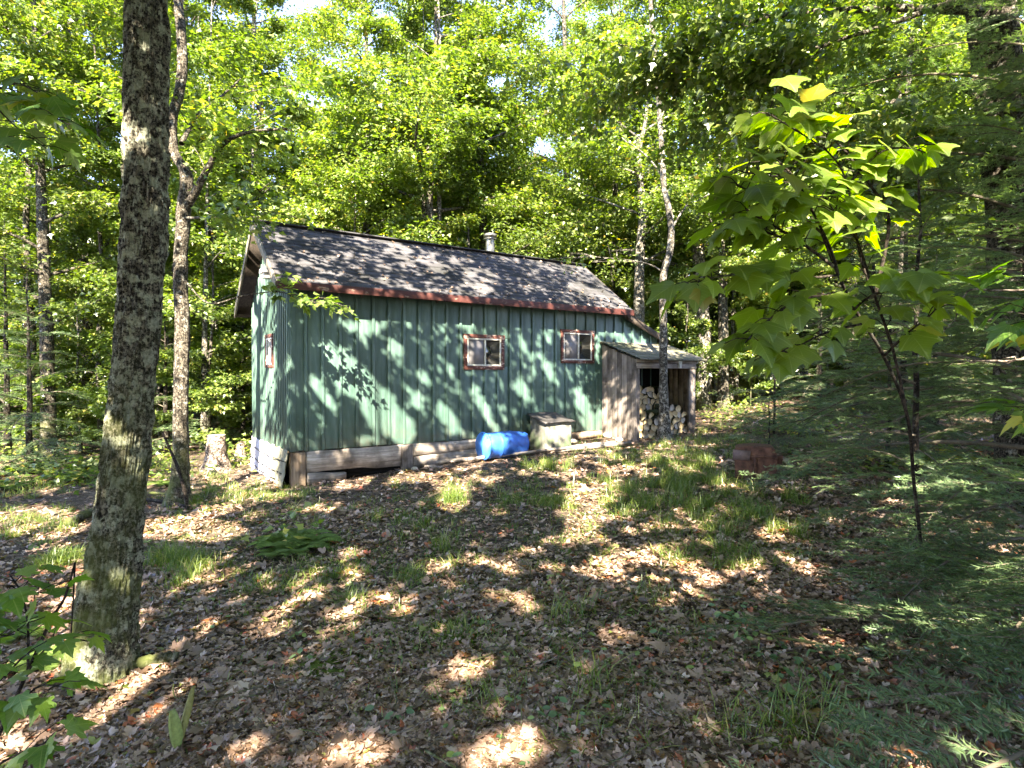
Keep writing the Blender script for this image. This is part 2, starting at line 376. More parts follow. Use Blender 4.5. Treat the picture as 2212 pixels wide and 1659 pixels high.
M_red = peel_mat("red_trim_paint", (.075, .024, .020), (.20, .14, .11), .60)
M_trim = peel_mat("brown_red_trim", (.115, .042, .032), (.34, .25, .21), .56)
M_white = peel_mat("white_sash_paint", (.66, .66, .60), (.40, .38, .30), .66)
M_rake = peel_mat("grey_rake_board", (.20, .185, .155), (.10, .085, .07), .52)
def simple(name, c, rough=.6, spec=.4, metal=0.0, nscale=12, var=.3, bmp=.2):
    m, nt, out = newmat(name); k = coord(nt); n1 = noise(nt, k, nscale, 5, .6)
    base = ramp(nt, n1, [(.25, tuple(x * (1 - var) for x in c)), (.75, tuple(min(1, x * (1 + var)) for x in c))])
    principled(nt, out, base, rough, bump(nt, n1, bmp, .006), spec, metal); return m
M_blue = simple("blue_plastic", (.020, .105, .42), .42, .5, 0, 7, .45, .15)
M_blue_lt = simple("blue_lid_plastic", (.035, .21, .70), .42, .5, 0, 9, .25, .1)
M_rust = simple("rusty_iron", (.095, .046, .032), .85, .3, .2, 14, .7, .6)
M_rust_plate = simple("rusty_plate", (.14, .10, .095), .7, .3, .3, 10, .4, .4)
M_steel = simple("galvanised_pipe", (.22, .215, .20), .35, .5, .85, 30, .2, .05)
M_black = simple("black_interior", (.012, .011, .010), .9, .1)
M_tar = simple("tar_paper", (.045, .042, .042), .6, .4, 0, 12, .5, .4)
M_cloth = simple("faded_tarp", (.34, .34, .38), .55, .4, 0, 6, .25, .3)
M_ctan = simple("canvas_tan", (.17, .165, .12), .8, .3, 0, 10, .3, .3)
M_stone = simple("field_stone", (.36, .33, .28), .85, .3, 0, 7, .4, .8)
M_endw = simple("log_end_wood", (.46, .35, .20), .8, .25, 0, 40, .35, .4)
M_endw2 = simple("grey_log_end", (.34, .30, .25), .8, .25, 0, 40, .35, .4)
M_moss = simple("moss_green", (.075, .105, .02), .95, .1, 0, 40, .6, .9)
M_lamp = simple("white_fixture", (.7, .7, .72), .5, .5, 0, 5, .1, .05)
def glass_mat():
    m, nt, out = newmat("window_glass"); c = coord(nt)
    p = principled(nt, out, (.012, .013, .013), .06, bump(nt, noise(nt, c, 2.5, 2), .06, .02), .9); return m
M_glass = glass_mat()
M_screen = simple("grey_insect_screen", (.16, .155, .165), .55, .5, 0, 3, .3, .1)

def ground_mat():
    m, nt, out = newmat("forest_floor"); c = coord(nt)
    vo = N(nt, "TexVoronoi"); vo.inputs["Scale"].default_value = 17; nt.links.new(mapping(nt, c, (1, 1.35, 1)), vo.inputs["Vector"])
    sp = N(nt, "SeparateColor"); nt.links.new(vo.outputs["Color"], sp.inputs[0])
    leafc = ramp(nt, sp.outputs[0], [(0, (.05, .036, .027)), (.3, (.10, .070, .052)), (.6, (.17, .125, .095)), (.85, (.27, .20, .16)), (1, (.36, .28, .23))])
    n1 = noise(nt, c, 60, 4, .7)
    base = mixc(nt, ramp(nt, n1, [(.4, (1, 1, 1)), (.62, (0, 0, 0))]), leafc, (.045, .033, .025))
    big = noise(nt, c, .55, 5, .62)
    base = mixc(nt, math_(nt, 'MULTIPLY', ramp(nt, big, [(.52, (0, 0, 0)), (.64, (1, 1, 1))]), .6), base, (.07, .085, .028))
    h = math_(nt, 'ADD', vo.outputs["Distance"], n1)
    principled(nt, out, base, .9, bump(nt, h, .9, .03), .15); return m
M_ground = ground_mat()

# ------------------------------------------------------------ the ground: one sheet to the horizon
def axis(a, b, fine, lo, hi):
    mid = np.arange(a, b, fine); g = fine; o = [b]
    while o[-1] < hi: g *= 1.22; o.append(o[-1] + g)
    g = fine; n_ = [a - fine]
    while n_[-1] > lo: g *= 1.22; n_.append(n_[-1] - g)
    return np.concatenate([n_[::-1], mid, o])
gx = axis(-6.5, 6, .06, -260, 260); gy = axis(1.2, 13, .06, -120, 400)
X, Y = np.meshgrid(gx, gy); Z = ground_z(X, Y)
fine = (X > -8) & (X < 7) & (Y > .5) & (Y < 14)
Z = Z + np.where(fine, .022 * (vnoise(X * 14, Y * 14, 1.0) - .5) + .012 * (vnoise(X * 31, Y * 31, 2.0) - .5), 0)
nx, ny = len(gx), len(gy)
i = (np.arange(ny - 1)[:, None] * nx + np.arange(nx - 1)[None]).ravel()
link("ground", make_mesh("ground", np.column_stack([X.ravel(), Y.ravel(), Z.ravel()]), quads=np.column_stack([i, i + 1, i + nx + 1, i + nx]), smooth=True), M_ground)
tag(bpy.data.objects["ground"], kind="structure")

# ------------------------------------------------------------ the cabin
cabin = tag(empty("cabin", C0, TH), "small green board-and-batten cabin with shingle roof in the clearing", "cabin")
ZB = .532
R_EAVE = (-.30, 2.815); R_RIDGE = (1.15, 3.88); R_BACK = (2.52, 2.66)
def roof_under(v):
    return np.interp(v, [R_EAVE[0], R_RIDGE[0], R_BACK[0]], [R_EAVE[1] - .05, R_RIDGE[1] - .05, R_BACK[1] - .05])
def ext_top(u): return float(np.interp(u, [6.2, 6.28, 7.4], [9, 2.73, 2.285]))
# front wall: boards and battens
W1 = (2.729, 3.515, 1.673, 2.252); W2 = (4.757, 5.555, 1.80, 2.412)
mb = MB(); u0 = 0.0; k = 0
while u0 < 7.31:
    u1 = min(u0 + .243 + R.uniform(-.012, .012), 7.31); jv = R.uniform(-.002, .002); r_ = R.random()
    spans = [(ZB + R.uniform(-.006, .006), None)]
    cuts = [w for w in (W1, W2) if u0 < w[1] - .06 and u1 > w[0] + .06]
    t0_, t1_ = min(2.93, ext_top(u0)), min(2.93, ext_top(u1))
    zb = ZB + R.uniform(-.008, .008)
    def seg(a, b, z0, z1a, z1b):
        mb.hexa([(a, jv, z0), (b, jv, z0), (b, .05, z0), (a, .05, z0), (a, jv, z1a), (b, jv, z1b), (b, .05, z1b), (a, .05, z1a)], r_)
    e1 = u1 - .007
    if cuts:
        w = cuts[0]; seg(u0, e1, zb, w[2] + .05, w[2] + .05); seg(u0, e1, w[3] - .05, t0_, t1_)
        if e1 > w[1] - .04: seg(max(u0, w[1] - .04), e1, w[2] + .052, w[3] - .052, w[3] - .052)
        if u0 < w[0] + .04: seg(u0, min(e1, w[0] + .04), w[2] + .052, w[3] - .052, w[3] - .052)
    else: seg(u0, e1, zb, t0_, t1_)
    # batten at the left joint
    if u0 > 0:
        bw = .019; c_ = [w for w in (W1, W2) if w[0] < u0 < w[1]]
        tt = min(2.93, ext_top(u0)) - .01
        for (a, b) in ([(zb, c_[0][2]), (c_[0][3], tt)] if c_ else [(zb, tt)]):
            mb.box((u0 - .034 - bw, -.026, a), (u0 - .028 + bw, -.003, b), r_)
    u0 = u1 + .002
mb.box((-.006, -.028, ZB), (.06, -.003, 2.95), .4)
mb.build("wall", M_green, cabin, bevel=.003)
mb = MB(); mb.box((.06, .052, ZB + .02), (6.2, .056, 2.88)); mb.box((6.2, .052, ZB + .02), (7.25, .056, 2.24)); mb.build("dark_joint_backing", M_black, cabin)  # black sheet behind the boards, added to draw the joint gaps dark
# gable wall
GW = (.90, 1.36, 1.69, 2.20)
mb = MB(); v0 = 0.0
while v0 < 2.4:
    v1 = min(v0 + .2, 2.4); r_ = R.random()
    def segv(a, b, z0, za, zb_): mb.hexa([(0, a, z0), (.05, a, z0), (.05, b, z0), (0, b, z0), (0, a, za), (.05, a, za), (.05, b, zb_), (0, b, zb_)], r_)
    zb = ZB + R.uniform(-.01, .01) - (.02 if v0 > 1 else 0); ta, tb = float(roof_under(v0)), float(roof_under(v1))
    if v0 < GW[1] - .03 and v1 > GW[0] + .03:
        segv(v0, v1, zb, GW[2] + .05, GW[2] + .05); segv(v0, v1, GW[3] - .05, ta, tb)
    else: segv(v0, v1, zb, ta, tb)
    for vv in (v0, (v0 + v1) / 2):
        sp = [(zb, float(roof_under(vv)) - .01)]
        if GW[0] < vv < GW[1]: sp = [(zb, GW[2]), (GW[3], float(roof_under(vv)) - .01)]
        for a, b in sp: mb.box((-.024, vv - .02 + (.02 if vv == 0 else 0), a), (-.003, vv + .02, b), r_)
    v0 = v1 + .002
mb.build("wall", M_green, cabin, bevel=.003)
mb = MB()
mb.box((.06, 2.36, ZB), (7.30, 2.41, 2.6), .3); mb.box((7.26, .055, ZB), (7.31, 2.355, 2.27), .6)
mb.build("wall", M_green, cabin)
mb = MB(); mb.box((.06, .06, .1), (7.25, 2.35, .14)); mb.build("floor_frame", M_black, cabin)
# roof: stepped shingle courses on both slopes
def slope(mb_, a, b, ua, ub, nrows, lift=.013):
    a = np.array(a); b = np.array(b); d = b - a; L = np.hypot(*d); d /= L; n = np.array([-d[1], d[0]]);
    if n[1] < 0: n = -n
    for i_ in range(nrows):
        s0, s1 = i_ * L / nrows, (i_ + 1) * L / nrows + .02 * (i_ < nrows - 1)
        p0 = a + d * s0 + n * lift; p1 = a + d * s1 + n * .003; q0 = a + d * s0 - n * .012; q1 = a + d * s1 - n * .012
        m_ = 48; us = np.linspace(ua, ub, m_ + 1)
        wob = R.normal(0, .0025, m_ + 1); wv = R.normal(0, .004, m_ + 1)
        top0 = np.column_stack([us, np.full(m_ + 1, p0[0]) - d[0] * wv, np.full(m_ + 1, p0[1]) + wob - d[1] * wv])
        top1 = np.column_stack([us, np.full(m_ + 1, p1[0]), np.full(m_ + 1, p1[1])])
        bot0 = np.column_stack([us, np.full(m_ + 1, q0[0]) - d[0] * wv, np.full(m_ + 1, q0[1]) - d[1] * wv])
        v_ = np.concatenate([top0, top1, bot0]); j_ = np.arange(m_); M1 = m_ + 1
        q = np.concatenate([np.column_stack([j_, j_ + 1, M1 + j_ + 1, M1 + j_]), np.column_stack([2 * M1 + j_, 2 * M1 + j_ + 1, j_ + 1, j_])])
        mb_.add(v_, quads=q)
mb = MB(); UA, UB = -.23, 6.29
slope(mb, R_EAVE, R_RIDGE, UA, UB, 14); slope(mb, R_BACK, R_RIDGE, UA, UB, 13)
mb.box((UA, R_RIDGE[0] - .10, R_RIDGE[1] + .004), (UB, R_RIDGE[0] + .10, R_RIDGE[1] + .022))
roof = mb.build("roof", M_shingle, cabin)
mb = MB()
for a, b in ((R_EAVE, R_RIDGE), (R_BACK, R_RIDGE)):
    v8 = [(UA, a[0], a[1] - .045), (UB, a[0], a[1] - .045), (UB, b[0], b[1] - .045), (UA, b[0], b[1] - .045), (UA, a[0], a[1] - .014), (UB, a[0], a[1] - .014), (UB, b[0], b[1] - .014), (UA, b[0], b[1] - .014)]
    mb.hexa(v8)
for u_ in np.arange(.3, 6.2, .6):
    a, b = R_EAVE, R_RIDGE
    mb.hexa([(u_, a[0] + .03, a[1] - .13), (u_ + .04, a[0] + .03, a[1] - .13), (u_ + .04, .0, 2.90), (u_, .0, 2.90), (u_, a[0] + .03, a[1] - .046), (u_ + .04, a[0] + .03, a[1] - .046), (u_ + .04, .0, 2.985), (u_, .0, 2.985)])
mb.build("roof_deck", M_dkwood, cabin)
mb = MB(); mb.box((UA - .01, -.325, 2.715), (UB + .015, -.303, 2.822)); mb.build("fascia", M_red, cabin, bevel=.004)
mb = MB(); mb.box((UA - .01, 2.523, 2.56), (UB + .015, 2.545, 2.668)); mb.build("fascia", M_dkwood, cabin, bevel=.004)
for a, b, off in ((R_EAVE, R_RIDGE, -1), (R_BACK, R_RIDGE, 1)):
    mb = MB(); x0, x1 = UA - .03, UA - .003; e = .0
    mb.hexa([(x0, a[0], a[1] - .12), (x1, a[0], a[1] - .12), (x1, b[0], b[1] - .12), (x0, b[0], b[1] - .12), (x0, a[0], a[1] + .012), (x1, a[0], a[1] + .012), (x1, b[0], b[1] + .012), (x0, b[0], b[1] + .012)])
    mb.build("rake_board", M_rake, cabin, bevel=.003)
mb = MB(); a, b = R_EAVE, R_RIDGE; x0, x1 = UB + .003, UB + .03
mb.hexa([(x0, a[0] + .05, a[1] - .10), (x1, a[0] + .05, a[1] - .10), (x1, b[0], b[1] - .12), (x0, b[0], b[1] - .12), (x0, a[0] + .05, a[1] + .03), (x1, a[0] + .05, a[1] + .03), (x1, b[0], b[1] + .012), (x0, b[0], b[1] + .012)])
mb.build("rake_board", M_dkwood, cabin)
mb = MB()  # right gable triangle
mb.add([(6.2, .0, 2.7), (6.2, 2.4, 2.6), (6.2, 1.15, 3.82), (6.25, .0, 2.7), (6.25, 2.4, 2.6), (6.25, 1.15, 3.82)], tris=[(0, 1, 2), (3, 5, 4)], quads=[(0, 2, 5, 3), (1, 4, 5, 2)])
mb.build("wall", M_green, cabin)
# lean-to roof on the far end
lt = MB(); n_ = 8
for i_ in range(n_):
    ua, ub = 6.26 + i_ * 1.22 / n_, 6.26 + (i_ + 1) * 1.22 / n_ + .01; za, zb_ = 2.80 - .41 * (ua - 6.26), 2.80 - .41 * (ub - 6.26)
    lt.hexa([(ua, -.12, za - .05), (ub, -.12, zb_ - .05), (ub, 2.5, zb_ - .05), (ua, 2.5, za - .05), (ua, -.12, za + .004), (ub, -.12, zb_ + .016), (ub, 2.5, zb_ + .016), (ua, 2.5, za + .004)])
lt.build("lean_to_roof", M_shingle, cabin)
mb = MB(); mb.hexa([(6.30, -.145, 2.66), (7.47, -.145, 2.19), (7.47, -.123, 2.19), (6.30, -.123, 2.66), (6.30, -.145, 2.79), (7.47, -.145, 2.32), (7.47, -.123, 2.32), (6.30, -.123, 2.79)])
mb.build("fascia", M_dkwood, cabin)
# windows
def window(rect, tr, plane="u", mull=.52):
    a0, a1, z0, z1 = rect
    def P(a, d, z): return (a, -d, z) if plane == "u" else (-d, a, z)
    def bx(m_, a, b, d0, d1, c, e, rnd=None):
        p, q = P(a, d0, c), P(b, d1, e)
        m_.box(tuple(min(x, y) for x, y in zip(p, q)), tuple(max(x, y) for x, y in zip(p, q)), rnd)
    w = MB(); j = lambda: R.uniform(-.006, .006)
    bx(w, a0 - .01 + j(), a1 + .01, -.03, .030, z1 - tr, z1 + j()); bx(w, a0 + j(), a1 + j(), -.03, .030, z0 + j(), z0 + tr)
    bx(w, a0, a0 + tr, -.03, .027, z0 + tr, z1 - tr); bx(w, a1 - tr, a1, -.03, .027, z0 + tr, z1 - tr)
    wi = w.build("window", M_trim, cabin, bevel=.003)
    b0, b1, c0, c1 = a0 + tr, a1 - tr, z0 + tr, z1 - tr; s = .024; mid = b0 + (b1 - b0) * mull
    w = MB(); bx(w, b0, b1, -.02, .022, c1 - s, c1); bx(w, b0, b1, -.02, .022, c0, c0 + s); bx(w, b0, b0 + s, -.02, .019, c0 + s, c1 - s); bx(w, b1 - s, b1, -.02, .019, c0 + s, c1 - s)
    bx(w, mid - .013, mid + .013, -.02, .024, c0 + s, c1 - s); w.build("sash", M_white, wi, bevel=.002)
    w = MB(); bx(w, b0 + s, b1 - s, -.012, -.004, c0 + s, c1 - s); w.build("pane", M_glass, wi)
    w = MB(); bx(w, b0 + s, mid - .013, .001, .004, c0 + s, c1 - s); w.build("screen", M_screen, wi)
window(W1, .062); window(W2, .055); window(GW, .05, "v", .5)
# chimney, lamp
cu = wall_u(1065, 1.15, 560)
mb = MB(); th_ = R_RIDGE[1]
mb.tube([(cu, 1.25, th_ - .5), (cu, 1.25, th_ + .28)], .085, 20); ch = mb.build("chimney", M_steel, cabin, smooth=True)
ch.data.polygons.foreach_set("use_smooth", np.zeros(len(ch.data.polygons), bool))
mb = MB(); prof = [(0.28, .085), (.285, .125), (.30, .125), (.301, .07), (.33, .07), (.331, .13), (.385, .13), (.40, .09), (.42, .03)]
mb.tube([(cu, 1.25, th_ + z) for z, r in prof], [r for z, r in prof], 20); mb.build("cap", M_steel, ch)
mb = MB(); mb.box((-.20, .60, 2.98), (-.03, .74, 3.06)); mb.box((-.22, .56, 3.05), (-.06, .78, 3.12), jit=.01); mb.build("wall_lamp", M_lamp, cabin, bevel=.008)
# foundation along the front
def uu(px): return wall_u(px, -.01, 1000)
mb = MB(); mb.box((.0, -.02, -.06), (.20, .10, ZB - .012), jit=.004); mb.build("corner_post", M_tan, cabin, bevel=.008)
def beam(ua, ub, z0a, z0b, z1a, z1b, v0=-.01, th=.09, m=M_grey_h, n="foundation_board"):
    n_ = 26; us = np.linspace(ua, ub, n_); zt = np.linspace(z1a, z1b, n_) + .012 * (vnoise(us * 5, 1, ua * 9) - .5); zl = np.linspace(z0a, z0b, n_) + .03 * (vnoise(us * 4, 5, ua * 9) - .5)
    vf = v0 + .012 * (vnoise(us * 3, 9, ua) - .5); v_ = np.concatenate([np.column_stack([us, vf, zl]), np.column_stack([us, vf - .004, zt]), np.column_stack([us, vf + th, zt]), np.column_stack([us, vf + th, zl])])
    j = np.arange(n_ - 1); q = np.concatenate([np.column_stack([a_ * n_ + j, a_ * n_ + j + 1, b_ * n_ + j + 1, b_ * n_ + j]) for a_, b_ in ((0, 1), (1, 2), (2, 3), (3, 0))] + [np.array([[0, n_, 2 * n_, 3 * n_]]), np.array([[n_ - 1, 4 * n_ - 1, 3 * n_ - 1, 2 * n_ - 1]])])
    mb = MB(); mb.add(v_, quads=q); return mb.build(n, m, cabin)
beam(.215, uu(867), .23, .21, ZB - .015, ZB - .01)
beam(.215, uu(746), .03, .08, .225, .185, -.05)
mb = MB(); mb.box((uu(869), -.035, .13), (uu(890), .06, ZB - .012), jit=.004); mb.build("foundation_post", M_grey_v, cabin, bevel=.006)
beam(uu(892), uu(1150), .34, .40, ZB - .01, ZB - .01)
beam(uu(892), uu(1035), .10, .22, .32, .37, -.02)
beam(uu(1236), uu(1310), .40, .40, ZB - .01, ZB - .01, m=M_tan)
beam(uu(1150), uu(1236), .30, .30, ZB - .01, ZB - .01)
mb = MB(); mb.box((.21, .10, -.02), (5.7, .12, ZB - .02)); mb.build("dark_underfloor_sheet", M_black, cabin)  # black sheet keeps the gaps between the foundation boards dark
# wrinkled tarp skirt along the gable foot
nv, nz = 90, 22; vv = np.linspace(.0, 2.3, nv); sx = []
for a in range(nz):
    f = a / (nz - 1); z = (ZB + .02 + .012 * np.sin(vv * 17)) * (1 - f) + (.0 + .02 * vv) * f
    out_ = -.03 - .012 * f - .028 * f * np.abs(np.sin(vv * 13 + 2 * vnoise(vv * 4, f * 2, 1))) - .018 * vnoise(vv * 22, f * 5, 4) - .05 * np.exp(-((vv) / .35) ** 2) * f
    sx.append(np.column_stack([out_, vv, z]))
V_ = np.concatenate(sx); i = (np.arange(nz - 1)[:, None] * nv + np.arange(nv - 1)[None]).ravel()
ts = link("tarp_skirt", make_mesh("tarp_skirt", V_, quads=np.column_stack([i, i + 1, i + nv + 1, i + nv]), smooth=True), [M_cloth, M_ctan], cabin)
vm = V_[i, 1]; ts.data.polygons.foreach_set("material_index", (vm < .75).astype(np.int32)); ts.modifiers.new("thick", 'SOLIDIFY').thickness = .006
for k_, zz in enumerate((.40, .22, .10)):
    mb = MB(); vs = np.linspace(0, 2.3, 40); mb.tube(np.column_stack([-.075 - .01 * np.sin(vs * 9), vs, zz - .03 * np.sin(vs * 1.4) + .01 * vs]), .006, 5); mb.build("binding_wire", M_black, cabin)

# ------------------------------------------------------------ woodshed and its firewood
shed = tag(empty("woodshed", loc2w(5.75, -.92, 0), TH), "open grey board woodshed leaning on the right end of the green cabin", "woodshed")
su0, su1 = 0.0, 1.62; G0 = .34
mb = MB(); d0 = 0.0  # left side wall, local: x along the cabin, y towards it
ztop = lambda d: 1.90 + (2.21 - 1.90) * d / .92
while d0 < .885:
    d1 = min(d0 + .118 + R.uniform(-.01, .01), .89); zb = G0 + .03 + R.uniform(-.03, .02) + .10 * d0
    mb.hexa([(0, d0, zb), (.022, d0, zb), (.022, d1, zb + .01), (0, d1, zb + .01), (0, d0, ztop(d0) - .04), (.022, d0, ztop(d0) - .04), (.022, d1, ztop(d1) - .04), (0, d1, ztop(d1) - .04)])
    d0 = d1 + .006
mb.build("side_wall", M_grey_v, shed, bevel=.002)
mb = MB(); d0 = 0.02
while d0 < .885:
    d1 = min(d0 + .13, .89); mb.hexa([(1.60, d0, G0 - .06), (1.622, d0, G0 - .06), (1.622, d1, G0 - .06), (1.60, d1, G0 - .06), (1.60, d0, ztop(d0) - .04), (1.622, d0, ztop(d0) - .04), (1.622, d1, ztop(d1) - .04), (1.60, d1, ztop(d1) - .04)]); d0 = d1 + .005
mb.build("side_wall", M_tan, shed)
mb = MB(); mb.box((.024, -.012, G0), (.075, .05, 1.70), jit=.003); mb.build("post", M_grey_v, shed, bevel=.005)
mb = MB(); mb.hexa([(1.41, -.015, G0 - .10), (1.595, -.015, G0 - .10), (1.595, .03, G0 - .10), (1.41, .03, G0 - .10), (1.42, -.015, 1.69), (1.60, -.015, 1.69), (1.60, .03, 1.69), (1.42, .03, 1.69)]); mb.build("post", M_grey_v, shed, bevel=.004)
mb = MB(); mb.box((-.02, -.03, 1.80), (1.63, .005, 1.872), jit=.003); mb.box((.0, -.02, 1.70), (1.61, .012, 1.795), jit=.004); mb.build("header", M_grey_h, shed, bevel=.004)
mb = MB(); mb.box((.64, -.042, 1.745), (.70, -.031, 1.80), jit=.004); mb.box((1.08, -.042, 1.71), (1.16, -.031, 1.86), jit=.008); mb.build("bracket", M_white, shed)
mb = MB(); ns = 9
for i_ in range(ns):
    ya, yb = -.13 + i_ * 1.04 / ns, -.13 + (i_ + 1) * 1.04 / ns + .012; za, zb_ = 1.865 + (ya + .13) * .335, 1.865 + (yb + .13) * .335
    m_ = 16; xs = np.linspace(-.05, 1.80 - .0, m_ + 1) ; w_ = R.normal(0, .004, m_ + 1)
    v_ = np.concatenate([np.column_stack([xs, np.full(m_ + 1, ya) + w_, np.full(m_ + 1, za + .016) + w_ * .4]), np.column_stack([xs, np.full(m_ + 1, yb), np.full(m_ + 1, zb_ + .003)]), np.column_stack([xs, np.full(m_ + 1, ya) + w_, np.full(m_ + 1, za - .02)]), np.column_stack([xs, np.full(m_ + 1, yb), np.full(m_ + 1, zb_ - .02)])])
    j_ = np.arange(m_); M1 = m_ + 1
    mb.add(v_, quads=np.concatenate([np.column_stack([j_, j_ + 1, M1 + j_ + 1, M1 + j_]), np.column_stack([2 * M1 + j_, 2 * M1 + j_ + 1, j_ + 1, j_]), np.column_stack([2 * M1 + j_, 3 * M1 + j_, 3 * M1 + j_ + 1, 2 * M1 + j_ + 1])]))
mb.build("roof", M_moss_roof, shed)
mb = MB(); mb.box((.03, .895, G0), (1.62, .91, 2.12)); mb.build("dark_back_sheet", M_black, shed)  # black sheet before the cabin wall makes the shed's inside dark

def log_mesh(kind, seed):
    rr = np.random.default_rng(seed); n_ = 14; th = np.arange(n_) * 2 * np.pi / n_; L = .40
    if kind == 0: r_ = .075 * (1 + .06 * np.sin(2 * th + seed) + rr.normal(0, .015, n_)); x, z = r_ * np.cos(th), r_ * np.sin(th) * rr.uniform(.85, 1)
    else:
        a0 = rr.uniform(0, 6.28); span = rr.uniform(1.3, 2.2) if kind == 1 else 3.1
        ts_ = np.linspace(0, span, n_ - 1); x = np.concatenate([[0], .125 * np.cos(ts_)]); z = np.concatenate([[0], .125 * np.sin(ts_)])
        if kind == 2: x, z = .085 * np.cos(np.linspace(0, 3.3, n_)), .085 * np.sin(np.linspace(0, 3.3, n_))
        x = x - x.mean(); z = z - z.mean(); x, z = x * np.cos(a0) - z * np.sin(a0), x * np.sin(a0) + z * np.cos(a0)
    f = np.column_stack([x, np.full(n_, -L / 2) + rr.normal(0, .002, n_), z]); b = np.column_stack([x * 1.03, np.full(n_, L / 2), z * 1.03])
    fc = f.mean(0); bc = b.mean(0); v_ = np.concatenate([f, b, [fc], [bc]])
    t = [(2 * n_, (k + 1) % n_, k) for k in range(n_)] + [(2 * n_ + 1, n_ + k, n_ + (k + 1) % n_) for k in range(n_)]
    t = [(a, c, b_) for a, b_, c in t]
    q = [(k, (k + 1) % n_, n_ + (k + 1) % n_, n_ + k) for k in range(n_)]
    me = make_mesh("log", v_, t, q); me.materials.append(M_endw if seed % 3 else M_endw2); me.materials.append(M_bark)
    me.polygons.foreach_set("material_index", np.array([0] * (2 * n_) + [1] * n_, np.int32)); return me
LOGS = [log_mesh([0, 0, 1, 1, 2, 0][s % 6], s) for s in range(12)]
def log_at(u_, v_, z_, k, sc=1.0, rz=0.0, yl=None):
    o = bpy.data.objects.new("firewood_log", LOGS[k % 12]); col.objects.link(o); p = loc2w(u_, v_, z_)
    o.location = p; o.rotation_euler = (R.uniform(-.05, .05), R.uniform(0, 6.28) if True else 0, TH + rz + R.uniform(-.08, .08)); o.scale = (sc, 1, sc)
    return o
kk = 0
def stack(ua, ub, v_, z0, tops, lab, grp):
    global kk
    z_ = z0 + .06; row = 0
    while z_ < 1.5:
        u_ = ua + (.07 if row % 2 == 0 else .13)
        while u_ < ub - .04:
            top = np.interp(u_, [t[0] for t in tops], [t[1] for t in tops])
            if z_ + .06 < top:
                tag(log_at(u_ + R.uniform(-.012, .012), v_ + R.uniform(-.03, .03), z_ + R.uniform(-.01, .01), kk, R.uniform(.88, 1.12)), lab, "firewood log", grp); kk += 1
            u_ += R.uniform(.115, .135)
        z_ += .112; row += 1
stack(5.80, 7.20, -.64, .33, [(5.8, 1.02), (6.1, 1.0), (6.4, .86), (6.6, .98), (6.85, 1.06), (7.2, .93)], "split firewood log in the front stack inside the woodshed", "logs of the front firewood stack")
stack(5.80, 7.20, -.20, .33, [(5.8, 1.16), (6.05, 1.24), (6.3, 1.40), (6.6, 1.42), (6.8, 1.34), (7.0, 1.36), (7.2, 1.0)], "split firewood log in the taller back stack inside the woodshed", "logs of the back firewood stack")

# ------------------------------------------------------------ things beside the cabin
# blue barrel on its side
bp = gpt(1085, 990); bu = wall_u(1088, -.40, 980); bz = gz(*loc2w(bu, -.40, 0)[:2]) + .215
bar = tag(empty("barrel", loc2w(bu, -.40, bz), TH), "blue plastic barrel lying on its side against the cabin", "barrel")
mb = MB(); pr = [(-.40, .155), (-.395, .19), (-.35, .195), (-.33, .205), (-.26, .210), (-.20, .212), (-.15, .212), (-.142, .217), (-.128, .217), (-.12, .212), (-.05, .214), (.0, .214), (.08, .213), (.13, .212), (.138, .217), (.152, .217), (.16, .212), (.25, .210), (.32, .203), (.345, .190), (.352, .198), (.368, .198), (.375, .182), (.395, .15), (.40, .12), (.385, .11), (.385, .02)]
mb.tube([(x, 0, 0) for x, r in pr], [r for x, r in pr], 40); db = mb.mesh("drum_body", True); cv = np.empty(len(db.vertices) * 3, np.float32); db.vertices.foreach_get("co", cv); cv = cv.reshape(-1, 3)
dd = 1 - .05 * np.clip(fbm(cv[:, 0] * 5, cv[:, 1] * 6, cv[:, 2] * 6, 2) - .42, 0, 1) * 3; cv[:, 1:] *= dd[:, None]; db.vertices.foreach_set("co", cv.ravel()); link("drum_body", db, M_blue, bar)
mb = MB(); pr = [(-.365, .198), (-.368, .222), (-.39, .224), (-.402, .218), (-.403, .196), (-.385, .19)]
mb.tube([(x, 0, 0) for x, r in pr], [r for x, r in pr], 40, cap=False); mb.build("lid_ring", M_blue_lt, bar, smooth=True)
mb = MB(); pr = [(-.386, .19), (-.384, .10), (-.39, .03)]; mb.tube([(x, 0, 0) for x, r in pr], [r for x, r in pr], 40)
for a_ in (-.09, 0, .09): mb.box((-.400, a_ - .012, -.15), (-.384, a_ + .012, .15))
mb.build("lid", M_blue_lt, bar)
mb = MB()
for a_ in (2.2, 4.2, 5.6):
    for x_ in (-.345,):
        mb.box((x_ - .02, .2 * math.cos(a_) - .02, .2 * math.sin(a_) - .02), (x_ + .02, .2 * math.cos(a_) + .02, .2 * math.sin(a_) + .03))
mb.box((.33, -.15, .12), (.37, -.06, .17), jit=.008); mb.build("handle", M_blue_lt, bar, bevel=.006)
